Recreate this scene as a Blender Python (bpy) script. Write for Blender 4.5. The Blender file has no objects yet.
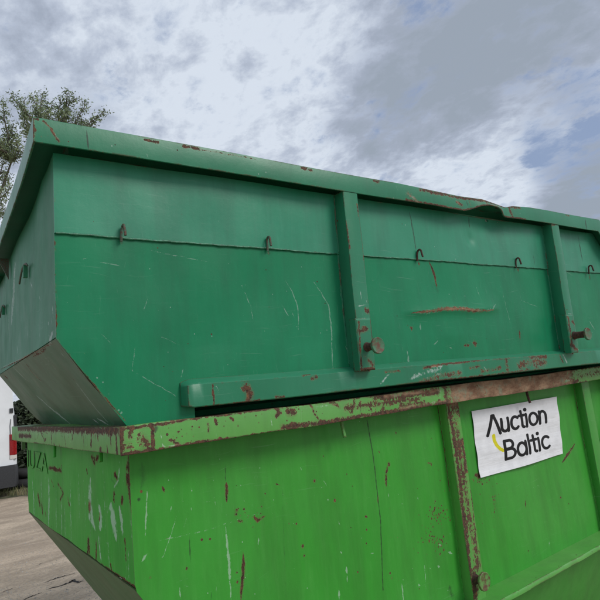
import bpy, math, random
import numpy as np
from mathutils import Vector, Matrix, Euler

# ------------------------------------------------------------------ camera
sc = bpy.context.scene
col = sc.collection
CAM = Vector((-0.4416, -1.4433, 1.5602))
YAW, PIT, ROL, FPX = 0.6415, 0.1618, -0.1019, 526.78
fw = Vector((math.sin(YAW)*math.cos(PIT), math.cos(YAW)*math.cos(PIT), math.sin(PIT)))
r0 = Vector((math.cos(YAW), -math.sin(YAW), 0.0))
u0 = r0.cross(fw)
rt = math.cos(ROL)*r0 + math.sin(ROL)*u0
upv = -math.sin(ROL)*r0 + math.cos(ROL)*u0
cd = bpy.data.cameras.new("camera")
cam = bpy.data.objects.new("camera", cd)
col.objects.link(cam)
cam.matrix_world = Matrix(((rt.x, upv.x, -fw.x, CAM.x), (rt.y, upv.y, -fw.y, CAM.y), (rt.z, upv.z, -fw.z, CAM.z), (0, 0, 0, 1)))
cd.sensor_fit = 'HORIZONTAL'
cd.sensor_width = 36.0
cd.lens = 36.0*FPX/600.0
cd.clip_start = 0.05
cd.clip_end = 3000
sc.camera = cam

def ray(px, py):
    """direction through photograph pixel (600 px scale)"""
    return ((px-300)/FPX*rt - (py-300)/FPX*upv + fw)

# ------------------------------------------------------------------ light
SUN_EL = math.radians(38)
SUN_AZ = math.radians(152)                                # compass bearing from +Y towards +X: front right of the skips
SD = Vector((math.cos(SUN_EL)*math.sin(SUN_AZ), math.cos(SUN_EL)*math.cos(SUN_AZ), math.sin(SUN_EL)))
sl = bpy.data.lights.new("sun", 'SUN')
sl.energy = 1.9
sl.angle = math.radians(22)
sl.color = (1.0, 0.965, 0.91)
so = bpy.data.objects.new("sun", sl)
so.rotation_euler = SD.to_track_quat('Z', 'Y').to_euler()
so.location = (0, 0, 20)
col.objects.link(so)

world = bpy.data.worlds.new("World")
sc.world = world
world.use_nodes = True
sc.view_settings.view_transform = 'Standard'
sc.view_settings.look = 'None'
sc.view_settings.exposure = 0.0
sc.view_settings.gamma = 1.0


class G:
    """small helper around a node tree"""
    def __init__(s, nt):
        s.nt = nt
        nt.nodes.clear()

    def n(s, typ, **kw):
        nd = s.nt.nodes.new(typ)
        ins = kw.pop('ins', {})
        for k, v in kw.items():
            setattr(nd, k, v)
        for k, v in ins.items():
            s.put(nd.inputs[k], v)
        return nd

    def put(s, inp, v):
        if isinstance(v, bpy.types.NodeSocket):
            s.nt.links.new(v, inp)
        else:
            inp.default_value = v

    def m(s, op, a, b=0.0, c=0.0, clamp=False):
        nd = s.nt.nodes.new('ShaderNodeMath')
        nd.operation = op
        nd.use_clamp = clamp
        s.put(nd.inputs[0], a)
        s.put(nd.inputs[1], b)
        s.put(nd.inputs[2], c)
        return nd.outputs[0]

    def vm(s, op, a, b=(0, 0, 0), scale=None):
        nd = s.nt.nodes.new('ShaderNodeVectorMath')
        nd.operation = op
        s.put(nd.inputs[0], a)
        s.put(nd.inputs[1], b)
        if scale is not None:
            s.put(nd.inputs['Scale'], scale)
        return nd.outputs['Value'] if op in ('DOT_PRODUCT', 'LENGTH') else nd.outputs[0]

    def mix(s, f, a, b, blend='MIX'):
        nd = s.nt.nodes.new('ShaderNodeMix')
        nd.data_type = 'RGBA'
        nd.blend_type = blend
        s.put(nd.inputs[0], f)
        s.put(nd.inputs[6], a)
        s.put(nd.inputs[7], b)
        return nd.outputs[2]

    def mr(s, v, a, b, c=0.0, d=1.0, smooth=True):
        nd = s.nt.nodes.new('ShaderNodeMapRange')
        nd.interpolation_type = 'SMOOTHSTEP' if smooth else 'LINEAR'
        s.put(nd.inputs[0], v)
        for i, q in enumerate((a, b, c, d)):
            s.put(nd.inputs[i+1], q)
        return nd.outputs[0]

    def noise(s, vec, scale, detail=6.0, rough=0.55, dist=0.0, dim='3D', w=None):
        nd = s.nt.nodes.new('ShaderNodeTexNoise')
        nd.noise_dimensions = dim
        if vec is not None:
            s.put(nd.inputs['Vector'], vec)
        s.put(nd.inputs['Scale'], scale)
        s.put(nd.inputs['Detail'], detail)
        s.put(nd.inputs['Roughness'], rough)
        s.put(nd.inputs['Distortion'], dist)
        return nd.outputs[0]

    def mapv(s, vec, scale=(1, 1, 1), rot=(0, 0, 0), loc=(0, 0, 0)):
        nd = s.nt.nodes.new('ShaderNodeMapping')
        s.put(nd.inputs['Vector'], vec)
        nd.inputs['Scale'].default_value = scale
        nd.inputs['Rotation'].default_value = rot
        nd.inputs['Location'].default_value = loc
        return nd.outputs[0]


def C4(r, g, b):
    return (r, g, b, 1.0)


def srgb(r, g, b):
    f = lambda c: (c/255/12.92) if c/255 <= 0.04045 else ((c/255+0.055)/1.055)**2.4
    return (f(r), f(g), f(b), 1.0)


# ---- sky: Nishita blue showing through a broken layer of stratocumulus
g = G(world.node_tree)
tc = g.n('ShaderNodeTexCoord')
d = g.vm('NORMALIZE', tc.outputs['Generated'])
sky = g.n('ShaderNodeTexSky', sky_type='NISHITA', sun_disc=False)
sky.sun_elevation = SUN_EL
sky.sun_rotation = SUN_AZ
sky.dust_density = 2.0
sep = g.n('ShaderNodeSeparateXYZ', ins={0: d})
den = g.m('ADD', g.m('MAXIMUM', sep.outputs[2], 0.0), 0.22)
comb = g.n('ShaderNodeCombineXYZ', ins={0: g.m('DIVIDE', sep.outputs[0], den), 1: g.m('DIVIDE', sep.outputs[1], den), 2: 0.0})
P = comb.outputs[0]


def spot(px, py, rad, amp):
    v = ray(px, py).normalized()
    dp = g.vm('DOT_PRODUCT', d, tuple(v))
    return g.m('MULTIPLY', g.mr(dp, math.cos(math.radians(rad)), 1.0, 0.0, 1.0), amp)


Pr = g.mapv(P, (1.0, 0.62, 1), (0, 0, math.radians(-34)))
n_big = g.noise(Pr, 1.3, 5, 0.5, 0.3)
n_mid = g.noise(Pr, 4.2, 9, 0.60, 0.25)
n_fine = g.noise(g.mapv(P, (1, 0.75, 1), (0, 0, 0.5), (3, 7, 0)), 9.5, 9, 0.62, 0.15)
cov = g.m('ADD', g.m('MULTIPLY', n_mid, 0.55), g.m('MULTIPLY', n_fine, 0.62))
holes = None
for a in ((575, 135, 6.0, 0.13), (525, 150, 4.0, 0.10), (600, 95, 5.0, 0.08), (335, 40, 5, 0.05), (165, 70, 4, 0.03), (150, 8, 5, 0.04)):
    s_ = spot(*a)
    holes = s_ if holes is None else g.m('ADD', holes, s_)
gaps = g.noise(g.mapv(P, (1, 0.8, 1), (0, 0, -.4), (1, 4, 0)), 5.0, 9, 0.66, 0.1)
cov = g.m('SUBTRACT', cov, g.m('MULTIPLY', g.mr(gaps, 0.52, 0.70), 0.16))
cloud = g.mr(g.m('SUBTRACT', cov, holes), 0.34, 0.56)
grey = None
for a in ((480, 25, 13, 0.50), (560, 0, 12, 0.30), (405, 95, 10, 0.30), (370, 120, 7, 0.16), (592, 200, 7, 0.45), (625, 215, 10, 0.45), (60, 40, 14, 0.16), (0, 100, 14, 0.18)):
    s_ = spot(*a)
    grey = s_ if grey is None else g.m('ADD', grey, s_)
thick = g.m('ADD', g.m('MULTIPLY', g.m('SUBTRACT', g.m('ADD', g.m('MULTIPLY', n_big, 0.55), g.m('MULTIPLY', n_mid, 0.45)), 0.5), 1.7), grey)
thick = g.m('ADD', thick, g.m('MULTIPLY', g.m('SUBTRACT', n_fine, 0.5), 2.0))
cc = g.n('ShaderNodeValToRGB', ins={0: thick})
e = cc.color_ramp.elements
e[0].position = 0.0
e[0].color = srgb(217, 226, 238)
e[1].position = 0.85
e[1].color = srgb(154, 165, 179)
x_ = e.new(0.30)
x_.color = srgb(184, 194, 211)
x_ = e.new(0.55)
x_.color = srgb(164, 174, 191)
cl10 = g.vm('SCALE', cc.outputs[0], scale=10.0)
blue = g.mix(0.65, sky.outputs[0], (3.3, 4.2, 6.2, 1))
cloud_f = g.m('MAXIMUM', g.m('MULTIPLY', cloud, 0.97), g.mr(thick, 0.35, 0.95, 0, 0.9))
skyc = g.mix(cloud_f, blue, cl10)
hor = g.mr(sep.outputs[2], -0.02, 0.10, 1.0, 0.0)
skyc = g.mix(g.m('MULTIPLY', hor, 0.6), skyc, (6.2, 6.6, 7.3, 1))
bg = g.n('ShaderNodeBackground', ins={0: skyc, 1: 0.1})
wo = g.n('ShaderNodeOutputWorld')
world.node_tree.links.new(bg.outputs[0], wo.inputs[0])

# ------------------------------------------------------------------ mesh helpers
rng = random.Random(7)
nr = np.random.RandomState(11)


class MB:
    def __init__(s):
        s.v = []
        s.f = []

    def box(s, x0, x1, y0, y1, z0, z1):
        b = len(s.v)
        s.v += [(x, y, z) for z in (z0, z1) for y in (y0, y1) for x in (x0, x1)]
        s.f += [tuple(b+i for i in q) for q in ((0, 2, 3, 1), (4, 5, 7, 6), (0, 1, 5, 4), (2, 6, 7, 3), (0, 4, 6, 2), (1, 3, 7, 5))]
        return s

    def slab(s, fn, nu, nv, off, skip=None):
        """sheet of thickness: fn(u,v)->point, off = thickness vector"""
        b = len(s.v)
        F = [[fn(i/nu, j/nv) for i in range(nu+1)] for j in range(nv+1)]
        N = (nu+1)*(nv+1)
        for row in F:
            s.v += [tuple(p) for p in row]
        for row in F:
            s.v += [(p[0]+off[0], p[1]+off[1], p[2]+off[2]) for p in row]
        idx = lambda i, j: b+j*(nu+1)+i
        for j in range(nv):
            for i in range(nu):
                if skip:
                    p = F[j][i]
                    q = F[j+1][i+1]
                    if skip((p[0]+q[0])/2, (p[2]+q[2])/2):
                        continue
                s.f.append((idx(i, j), idx(i+1, j), idx(i+1, j+1), idx(i, j+1)))
                s.f.append((idx(i, j)+N, idx(i, j+1)+N, idx(i+1, j+1)+N, idx(i+1, j)+N))
        for i in range(nu):
            s.f.append((idx(i, 0), idx(i, 0)+N, idx(i+1, 0)+N, idx(i+1, 0)))
            s.f.append((idx(i, nv), idx(i+1, nv), idx(i+1, nv)+N, idx(i, nv)+N))
        for j in range(nv):
            s.f.append((idx(0, j), idx(0, j+1), idx(0, j+1)+N, idx(0, j)+N))
            s.f.append((idx(nu, j), idx(nu, j)+N, idx(nu, j+1)+N, idx(nu, j+1)))
        return s

    def sweep(s, sections, closed=True, caps=True):
        """list of rings (each the same number of points)"""
        b = len(s.v)
        n = len(sections[0])
        for r in sections:
            s.v += [tuple(p) for p in r]
        for k in range(len(sections)-1):
            for i in range(n if closed else n-1):
                j = (i+1) % n
                s.f.append((b+k*n+i, b+k*n+j, b+(k+1)*n+j, b+(k+1)*n+i))
        if caps:
            s.f.append(tuple(b+i for i in reversed(range(n))))
            s.f.append(tuple(b+(len(sections)-1)*n+i for i in range(n)))
        return s

    def tube(s, pts, r, n=8, caps=True):
        pts = [Vector(p) for p in pts]
        rr = r if isinstance(r, (list, tuple)) else [r]*len(pts)
        rings = []
        a = None
        for k, p in enumerate(pts):
            t = (pts[min(k+1, len(pts)-1)]-pts[max(k-1, 0)]).normalized()
            if a is None:
                a = t.orthogonal().normalized()
            else:
                a = (a - t*a.dot(t)).normalized()
            b = t.cross(a)
            rings.append([tuple(p+(math.cos(2*math.pi*i/n)*a+math.sin(2*math.pi*i/n)*b)*rr[k]) for i in range(n)])
        return s.sweep(rings, True, caps)

    def prism(s, poly, axis, a0, a1):
        """poly of 2D points extruded along axis ('x','y','z')"""
        def mk(p, a):
            return (a, p[0], p[1]) if axis == 'x' else ((p[0], a, p[1]) if axis == 'y' else (p[0], p[1], a))
        return s.sweep([[mk(p, a0) for p in poly], [mk(p, a1) for p in poly]])

    def build(s, name, mat=None, parent=None, smooth=False, angle=35):
        me = bpy.data.meshes.new(name)
        me.from_pydata(s.v, [], s.f)
        me.validate()
        o = bpy.data.objects.new(name, me)
        col.objects.link(o)
        if mat:
            me.materials.append(mat)
        if parent:
            o.parent = parent
        import bmesh
        bm = bmesh.new()
        bm.from_mesh(me)
        bmesh.ops.recalc_face_normals(bm, faces=bm.faces)
        if smooth:
            ca = math.radians(angle)
            for f in bm.faces:
                f.smooth = True
            for ed in bm.edges:
                if len(ed.link_faces) == 2 and ed.calc_face_angle(0) > ca:
                    ed.smooth = False
        bm.to_mesh(me)
        bm.free()
        return o


def empty(name, loc, rot=(0, 0, 0)):
    o = bpy.data.objects.new(name, None)
    o.location = loc
    o.rotation_euler = rot
    o.empty_display_size = 0.2
    col.objects.link(o)
    return o


def tag(o, label=None, cat=None, group=None, kind=None):
    for k, v in (('label', label), ('category', cat), ('group', group), ('kind', kind)):
        if v:
            o[k] = v
    return o


# ------------------------------------------------------------------ skip frames
LOW = Matrix.Identity(4)                                   # lower skip: origin on the ground under its near rim corner
UA, UT1, UT2 = -0.0451, -0.0038, 0.0221
UP = Matrix.Translation((-0.2003, -0.0152, 1.5)) @ Euler((math.atan(UT2), -math.atan(UT1), UA), 'XYZ').to_matrix().to_4x4()
UPi = UP.inverted()
Z0 = 1.5                                                   # lower rim top above ground


def unproj(M, px, py, axis, val):
    """photograph pixel -> local point on plane (axis = val) of the frame M"""
    Mi = M.inverted()
    o = Mi @ CAM
    dd = Mi.to_3x3() @ ray(px, py)
    t = (val-o[axis])/dd[axis]
    return o+dd*t, t


def unproj_plane(M, px, py, p0, nrm):
    Mi = M.inverted()
    o = Mi @ CAM
    dd = Mi.to_3x3() @ ray(px, py)
    t = (Vector(p0)-o).dot(nrm)/dd.dot(nrm)
    return o+dd*t, t


# ------------------------------------------------------------------ wear maps painted with numpy
RES = 0.0015


class Wear:
    """planar wear map in a skip's own metres: channels rust, pale scrape and painted highlight, grime"""
    def __init__(s, name, a0, a1, b0, b1):
        s.name, s.a0, s.b0 = name, a0, b0
        s.w = int((a1-a0)/RES)
        s.h = int((b1-b0)/RES)
        s.a1 = a0+s.w*RES
        s.b1 = b0+s.h*RES
        s.d = np.zeros((s.h, s.w, 4), np.float32)
        s.d[..., 3] = 1

    def seg(s, ch, p, q, w0, w1, amp):
        w = max(w0, w1)
        i0 = max(int((min(p[0], q[0])-w-s.a0)/RES), 0)
        i1 = min(int((max(p[0], q[0])+w-s.a0)/RES)+2, s.w)
        j0 = max(int((min(p[1], q[1])-w-s.b0)/RES), 0)
        j1 = min(int((max(p[1], q[1])+w-s.b0)/RES)+2, s.h)
        if i1 <= i0 or j1 <= j0:
            return
        X, Y = np.meshgrid(s.a0+(np.arange(i0, i1)+.5)*RES, s.b0+(np.arange(j0, j1)+.5)*RES)
        dx, dy = q[0]-p[0], q[1]-p[1]
        L2 = dx*dx+dy*dy+1e-12
        t = np.clip(((X-p[0])*dx+(Y-p[1])*dy)/L2, 0, 1)
        dist = np.hypot(X-p[0]-t*dx, Y-p[1]-t*dy)
        ww = w0+(w1-w0)*t
        val = np.clip(1-dist/ww, 0, 1)*amp
        R = s.d[j0:j1, i0:i1, ch]
        np.maximum(R, val, out=R)

    def line(s, ch, pts, w, amp=1.0, jit=0.0, taper=False):
        """pts in metres; w = half width where the value falls to 0"""
        P_ = [pts[0]]
        for a, b in zip(pts[:-1], pts[1:]):
            L = math.hypot(b[0]-a[0], b[1]-a[1])
            k = max(2, int(L/0.012))
            for i in range(1, k+1):
                f = i/k
                P_.append((a[0]+(b[0]-a[0])*f+rng.uniform(-jit, jit), a[1]+(b[1]-a[1])*f+rng.uniform(-jit, jit)))
        n = len(P_)
        for i in range(n-1):
            f0 = f1 = 1
            if taper:
                f0 = 0.12+0.88*math.sin(math.pi*min(1, max(0, i/(n-1 or 1))))**.6
                f1 = 0.12+0.88*math.sin(math.pi*min(1, (i+1)/(n-1 or 1)))**.6 if i+1 < n-1 else 0.12
            v0 = w*f0*(1+rng.uniform(-.25, .25)*(jit > 0))
            s.seg(ch, P_[i], P_[i+1], v0, w*f1, amp*(1 if jit == 0 else rng.uniform(.72, 1.08)))

    def image(s):
        im = bpy.data.images.new(s.name, s.w, s.h, alpha=False, float_buffer=False)
        im.colorspace_settings.name = 'Non-Color'
        im.pixels.foreach_set(np.clip(s.d, 0, 1).ravel())
        im.update()
        im.pack()
        return im


RUST, PALE, GRIME = 0, 1, 2
UF = Wear('upper_front_wear', -0.06, 3.0, -0.12, 0.90)
UE = Wear('upper_end_wear_sheen', -0.06, 2.10, -0.12, 0.90)
LF = Wear('lower_front_wear', -0.06, 3.0, 0.40, 1.54)
LE = Wear('lower_end_wear', -0.06, 2.00, 0.40, 1.54)
UFR = Wear('upper_front_rim_wear_highlight', -0.06, 3.0, -0.02, 0.86)
UER = Wear('upper_end_rim_wear', -0.06, 2.10, 0.70, 0.86)
LFR = Wear('lower_front_rim_wear', -0.06, 3.0, 0.50, 1.54)
LER = Wear('lower_end_rim_wear', -0.06, 2.00, 1.38, 1.54)
b_u, e_u = 0.0638, 0.0562
b_l, e_l = 0.1099, 0.0575
SL_U = (Vector((e_u, 0, 0.247)), Vector((0.247, 0, 0.1735)).normalized())      # end slope plane of the upper skip
SURF = {'ufp': (UF, UP, 1, b_u), 'ufr': (UFR, UP, 1, 0.0), 'ufl': (UFR, UP, 1, 0.03),
        'uep': (UE, UP, 0, e_u), 'uer': (UER, UP, 0, 0.0),
        'lfp': (LF, LOW, 1, b_l), 'lfr': (LFR, LOW, 1, 0.0), 'lpo': (LFR, LOW, 1, 0.065),
        'lep': (LE, LOW, 0, e_l), 'ler': (LER, LOW, 0, 0.0)}


def mark(surf, ch, pxs, w, amp=1.0, jit=0.3, taper=True):
    """stroke given where it is seen on the photograph, laid on its real surface; w = full width in px"""
    if surf == 'ues':
        im = UE
        L = [unproj_plane(UP, x, y, SL_U[0], SL_U[1]) for x, y in pxs]
        pts = [(p.y, p.z) for p, t in L]
    else:
        im, M, ax, val = SURF[surf]
        L = [unproj(M, x, y, ax, val) for x, y in pxs]
        pts = [((p.x if ax == 1 else p.y), p.z) for p, t in L]
    t = sum(t for p, t in L)/len(L)
    if surf in ('lep', 'uep') and abs(pxs[-1][1]-pxs[0][1]) > abs(pxs[-1][0]-pxs[0][0]):
        w *= 1.9
    wm = max(w*t/FPX*(0.66 if ch == PALE else 1), 0.0020)
    im.line(ch, pts, wm, amp, jit*t/FPX, taper)


def speck(surf, ch, cx, cy, rx, ry, n, s0=0.6, s1=1.6, amp=0.9, tall=1.0):
    """cluster of small chips"""
    for _ in range(n):
        x = rng.gauss(cx, rx)
        y = rng.gauss(cy, ry)
        w = rng.uniform(s0, s1)
        mark(surf, ch, [(x, y), (x+rng.uniform(-w, w)*.5, y+rng.uniform(.3, 1)*w*tall)], w, amp, 0.1)


# --- upper skip, front panel
for pts, w in (([(285, 279), (293, 292), (298, 306), (299, 333)], 1.3), ([(281, 303), (289, 317)], 1.0), ([(291, 310), (295, 318)], .8), ([(313, 279), (322, 293), (330, 306), (332, 330), (333, 371)], 1.6),
               ([(340, 286), (345, 312), (349, 362)], .9), ([(345, 345), (350, 356)], 1.3), ([(242, 285), (251, 306), (254, 322)], .6), ([(149, 297), (143, 312)], .9), ([(136, 340), (132, 374)], .7),
               ([(97, 262), (121, 266)], 1.2), ([(78, 260), (88, 258)], 1.0), ([(100, 333), (118, 350)], .6), ([(184, 366), (180, 381)], .9), ([(160, 336), (182, 346)], .5), ([(128, 368), (200, 410)], .5),
               ([(407, 350), (409, 364)], 3.0), ([(420, 323), (421, 330)], 2.0), ([(520, 300), (540, 308)], .6), ([(560, 268), (575, 276)], .6), ([(470, 258), (474, 268)], .7), ([(475, 285), (479, 298)], .8),
               ([(433, 345), (438, 340)], 1.6), ([(448, 347), (453, 350)], 1.4), ([(500, 285), (512, 330)], .5), ([(150, 250), (210, 262)], .5), ([(590, 320), (596, 330)], 1.3)):
    mark('ufp', PALE, pts, w*1.35, .95, .5)
mark('ufp', PALE, [(127, 402), (131, 407)], 7, .52)
speck('ufp', PALE, 430, 328, 14, 12, 30, .3, .8)
speck('ufp', PALE, 478, 285, 12, 12, 30, .3, .8)
speck('ufp', PALE, 440, 258, 40, 14, 30, .3, .7)
speck('ufp', PALE, 300, 300, 60, 50, 30, .3, .7)
speck('ufp', PALE, 180, 320, 60, 50, 24, .3, .8)
speck('ufp', PALE, 540, 300, 20, 30, 30, .3, .8)
for p in ((162, 337), (225, 379), (242, 285), (228, 364)):
    mark('ufp', PALE, [p, (p[0]+.6, p[1]+.8)], 1.8)
mark('ufp', RUST, [(428, 262), (431, 268), (434, 278), (436, 288)], 2.6, 1)
mark('ufp', GRIME, [(434, 282), (437, 294)], 9, .5)
mark('ufp', RUST, [(410, 313.5), (424, 312), (440, 309.5), (458, 309), (470, 311), (485, 311), (493, 310)], 3.4, 1.0, .4)
mark('ufp', PALE, [(412, 313.5), (440, 309.8), (458, 309), (475, 311), (493, 310)], 4.2, .8, .4)
mark('ufp', PALE, [(410, 313), (425, 313), (438, 312)], 4.0, .6)
mark('ufp', PALE, [(478, 311), (490, 310.5), (495, 304)], 4.5, .7)
mark('ufp', PALE, [(420, 310.5), (452, 306.6), (480, 309.5)], 1.7, .6)
mark('ufp', RUST, [(463, 346), (470, 345)], 3.0, .9)
mark('ufp', RUST, [(473, 344), (477, 343.5)], 5.0, .95)
mark('ufp', RUST, [(411, 328), (412, 329)], 4.0, .8)
mark('ufp', RUST, [(519, 330), (520, 340)], 2, .9)
mark('ufp', RUST, [(54, 240), (54.5, 246)], 2.4, .9)
mark('ufp', RUST, [(54.5, 297), (55.5, 338)], 2.4, .9, .6)
mark('ufp', PALE, [(53, 255), (54, 290)], 1.6, .55)
mark('ufp', RUST, [(56, 341), (80, 369), (100, 392), (127, 423)], 1.7, .78, .3)
for p in ((96, 377), (102, 382), (118, 410), (121, 412), (74, 360)):
    mark('ufp', PALE, [p, (p[0]+1.5, p[1]+1.2)], 2.4)
mark('ufp', GRIME, [(408, 212), (414, 244)], 1.6, .9)
mark('ufp', GRIME, [(408, 212), (411, 225), (415, 252)], 2.2, .7)
mark('ufp', GRIME, [(470, 216), (470, 228)], 2.5, .8)
mark('ufp', GRIME, [(577, 235), (582, 262)], 1.6, .8)
mark('ufp', GRIME, [(532, 255), (534, 266)], 1.2, .7)
mark('ufp', GRIME, [(340, 205), (346, 280), (350, 360)], 2.2, .55)
for x, y in ((121, 238), (268, 249), (418, 260), (517, 266), (590, 273)):
    mark('ufp', GRIME, [(x, y), (x+1, y+7)], 5, .6)
for x, y in ((418, 262), (517, 268), (590, 275), (121, 241), (268, 251)):
    mark('ufp', RUST, [(x, y), (x+.6, y+4)], 2.2, .6)
# upper skip: rim
for pts, w, a in (([(31, 120), (33, 130), (31, 142)], 4.5, 1.0), ([(29, 119), (38, 119.5)], 2.6, .95), ([(44, 121.5), (51, 129), (59, 142)], 2.2, .75), ([(145, 139.5), (158, 142)], 2.6, .9), ([(184, 146.5), (199, 149)], 3, .95),
                  ([(160, 164), (178, 166.5)], 2, .8), ([(218, 171.5), (232, 174), (254, 177.5)], 2.2, .75), ([(302, 168), (312, 170)], 3, .8), ([(374, 181), (378, 182)], 3, .7), ([(200, 149.5), (256, 159.5)], 1.4, .6),
                  ([(420, 190), (447, 195), (459, 198)], 3.0, .8), ([(455, 197), (480, 200.5), (500, 206), (520, 208)], 2.2, .9), ([(456, 202), (461, 206)], 3.5, .7), ([(469, 201), (471, 206)], 2.5, .6), ([(486, 206), (491, 212)], 5, .65), ([(509, 208), (512, 216)], 4, .66),
                  ([(400, 203), (440, 208.5), (456, 212), (463, 211)], 2.4, .9), ([(463, 210.5), (475, 209.5), (488, 210.5), (497, 215), (500, 219)], 2.6, .95), ([(500, 219), (520, 220)], 3, .85), ([(408, 194), (416, 200)], 5, .52),
                  ([(540, 223), (555, 225)], 1.5, .7), ([(566, 215), (569, 216)], 2, .8), ([(40, 144), (88, 152), (140, 161)], 2.0, .72)):
    mark('ufr', RUST, pts, w, a, .5, False)
for pts, w, a in (([(33, 142), (60, 146.5), (78, 149)], 2.0, .6), ([(44, 121.5), (52, 130), (61, 143)], 3.2, .52), ([(200, 168.5), (238, 175)], 1.4, .55), ([(395, 184), (399, 192)], 1.2, .5), ([(405, 192), (420, 203)], 6, .42),
                  ([(393, 196), (394, 200)], 1.6, .6), ([(146, 152), (150, 160)], 1.4, .6), ([(488, 204), (498, 212)], 4, .5), ([(455, 200), (460, 205)], 5, .5)):
    mark('ufr', PALE, pts, w, a+.2, .4)
for pts, w, a in (([(86.5, 129), (88.5, 151)], 1.6, .95), ([(585.3, 219), (586.8, 230)], 1.5, .95), ([(343, 190.5), (360, 193.5)], 1.2, .6), ([(466, 200), (468, 207)], 2, .7)):
    mark('ufr', GRIME, pts, w, a, 0)
speck('ufr', RUST, 60, 135, 20, 6, 6, .6, 1.2)
# upper posts
for pts, w, a in (([(346, 222), (348, 237)], 2.6, .9), ([(349, 240), (350, 248)], 2.4, .9), ([(357.5, 204), (359, 216)], 1.8, .8), ([(360, 210), (364, 260)], 1.2, .6), ([(366, 309), (368, 312)], 4.2, .9), ([(371, 303), (371, 316)], 1.6, .7),
                  ([(359, 331), (365, 329)], 4.4, .95), ([(357.5, 322), (359, 345), (361, 369)], 1.8, .8), ([(371, 320), (373, 345), (375, 370)], 1.6, .8), ([(361, 369.5), (375, 369)], 2.6, .95), ([(363, 355), (372, 366)], 7, .45),
                  ([(567, 318), (569, 330), (571, 345)], 3, .85), ([(571, 322), (574, 324)], 3, .8), ([(570, 345), (578, 352)], 4, .8), ([(558, 280), (560, 300)], 1.2, .6)):
    mark('ufr', RUST, pts, w, a, .3, False)
for pts, w, a in (([(361, 289), (362, 302)], 1.2, .8), ([(357, 306), (370, 304)], 2.0, .7), ([(366, 298), (368, 306)], 1.3, .7), ([(356, 318.5), (371, 318)], 1.6, .6), ([(566, 313), (573, 314)], 1.6, .6)):
    mark('ufr', PALE, pts, w, a, .3)
# upper bottom rail
for pts, w, a in (([(213, 385), (214, 404)], 2.2, .85), ([(246, 388), (250, 394), (249, 400)], 7, .95), ([(276, 397), (284, 397)], 2.4, .8), ([(312, 379), (316, 377)], 4, .9), ([(303, 375), (310, 374)], 2.2, .7),
                  ([(190, 409), (215, 406), (260, 400)], 1.8, .7), ([(420, 383), (440, 376), (460, 373.5)], 5.5, .62), ([(424, 368), (445, 364), (470, 361), (505, 356.5)], 2.2, .85), ([(506, 358), (508, 374)], 4.6, .8), ([(520, 366), (538, 360)], 8, .6),
                  ([(530, 357), (546, 357)], 3.5, .75), ([(496, 358), (520, 355), (556, 351)], 2.6, .8), ([(400, 386), (450, 379), (500, 374), (530, 369)], 2.0, .66), ([(470, 368), (480, 366)], 3, .6), ([(535, 365), (545, 362)], 7, .7),
                  ([(385, 372), (400, 371)], 2.4, .66), ([(560, 356), (563, 362)], 2, .7), ([(482, 372), (500, 368)], 4, .55)):
    mark('ufl', RUST, pts, w, a, .5, False)
for pts, w, a in (([(381, 384), (386, 378), (389, 374)], 3.4, .75), ([(412, 378), (425, 372), (440, 369)], 8, .6), ([(432, 367), (442, 366)], 4, .8), ([(188, 383.5), (240, 378), (300, 372.5), (355, 368)], 1.8, .6), ([(385, 367), (500, 356), (600, 347.5)], 1.6, .55),  # long strokes on the rail top: brightness of the upward chamfer, painted in
                  ([(563, 355), (567, 362)], 3.4, .8), ([(427, 378), (440, 374)], 4, .6), ([(216, 386), (219, 392)], 1.6, .8), ([(484, 367), (487, 371)], 1.6, .8)):
    mark('ufl', PALE, pts, w, a, .5, False)
# upper end wall and slope
for pts, w, a in (([(15, 262), (13, 290), (11, 325)], 14, .5), ([(9, 300), (7, 345)], 2.4, .55), ([(26, 330), (27, 340)], 1.6, .8), ([(16, 345), (17, 354)], 1.6, .7), ([(30, 282), (32, 288)], 1.2, .8), ([(37, 295), (38, 302)], 1.0, .8),  # first two streaks: sky reflection on the end wall, painted pale
                  ([(47, 322), (48, 325)], 1.6, .9), ([(51, 316), (51.5, 326)], 1.0, .6), ([(53, 330), (50, 340), (48, 345)], 5, .7), ([(52, 305), (53, 318)], 3, .55), ([(4, 270), (5, 285)], 2, .8), ([(1, 272), (2, 292)], 1.6, .7), ([(0, 368), (25, 357), (50, 344)], 1.4, .6)):
    mark('uep', PALE, pts, w*1.3, a+.2, .6)
for pts, w, a in (([(0, 369.5), (20, 360), (54, 342)], 2.0, .7), ([(31, 357), (44, 349)], 2.4, .8)):
    mark('uep', RUST, pts, w, a, .5)
for pts, w, a in (([(27, 366), (33, 374), (41, 382)], 2.6, .9), ([(26, 364), (29, 368)], 4.0, .95), ([(4, 376), (8, 378)], 4, .8), ([(70, 379), (72, 381)], 2.4, .8), ([(56, 343), (126, 423)], 2.2, .7), ([(90, 384), (94, 388)], 2.0, .7), ([(2, 388), (8, 392)], 1.4, .7)):
    mark('ues', RUST, pts, w, a, .4)
for pts, w, a in (([(70, 379), (85, 397), (97, 412), (109, 424)], 2.2, .75), ([(96, 418), (108, 425)], 3.0, .66), ([(36, 395), (55, 412), (70, 424)], 5, .58), ([(10, 392), (22, 408), (33, 423)], 6, .62), ([(60, 352), (66, 359)], 3, .55), ([(28, 368), (42, 384)], 2.4, .62), ([(12, 366), (30, 384)], 3, .45), ([(92, 419), (99, 424)], 3.4, .62)):
    mark('ues', PALE, pts, w*1.5, a+.22, .5)

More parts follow.
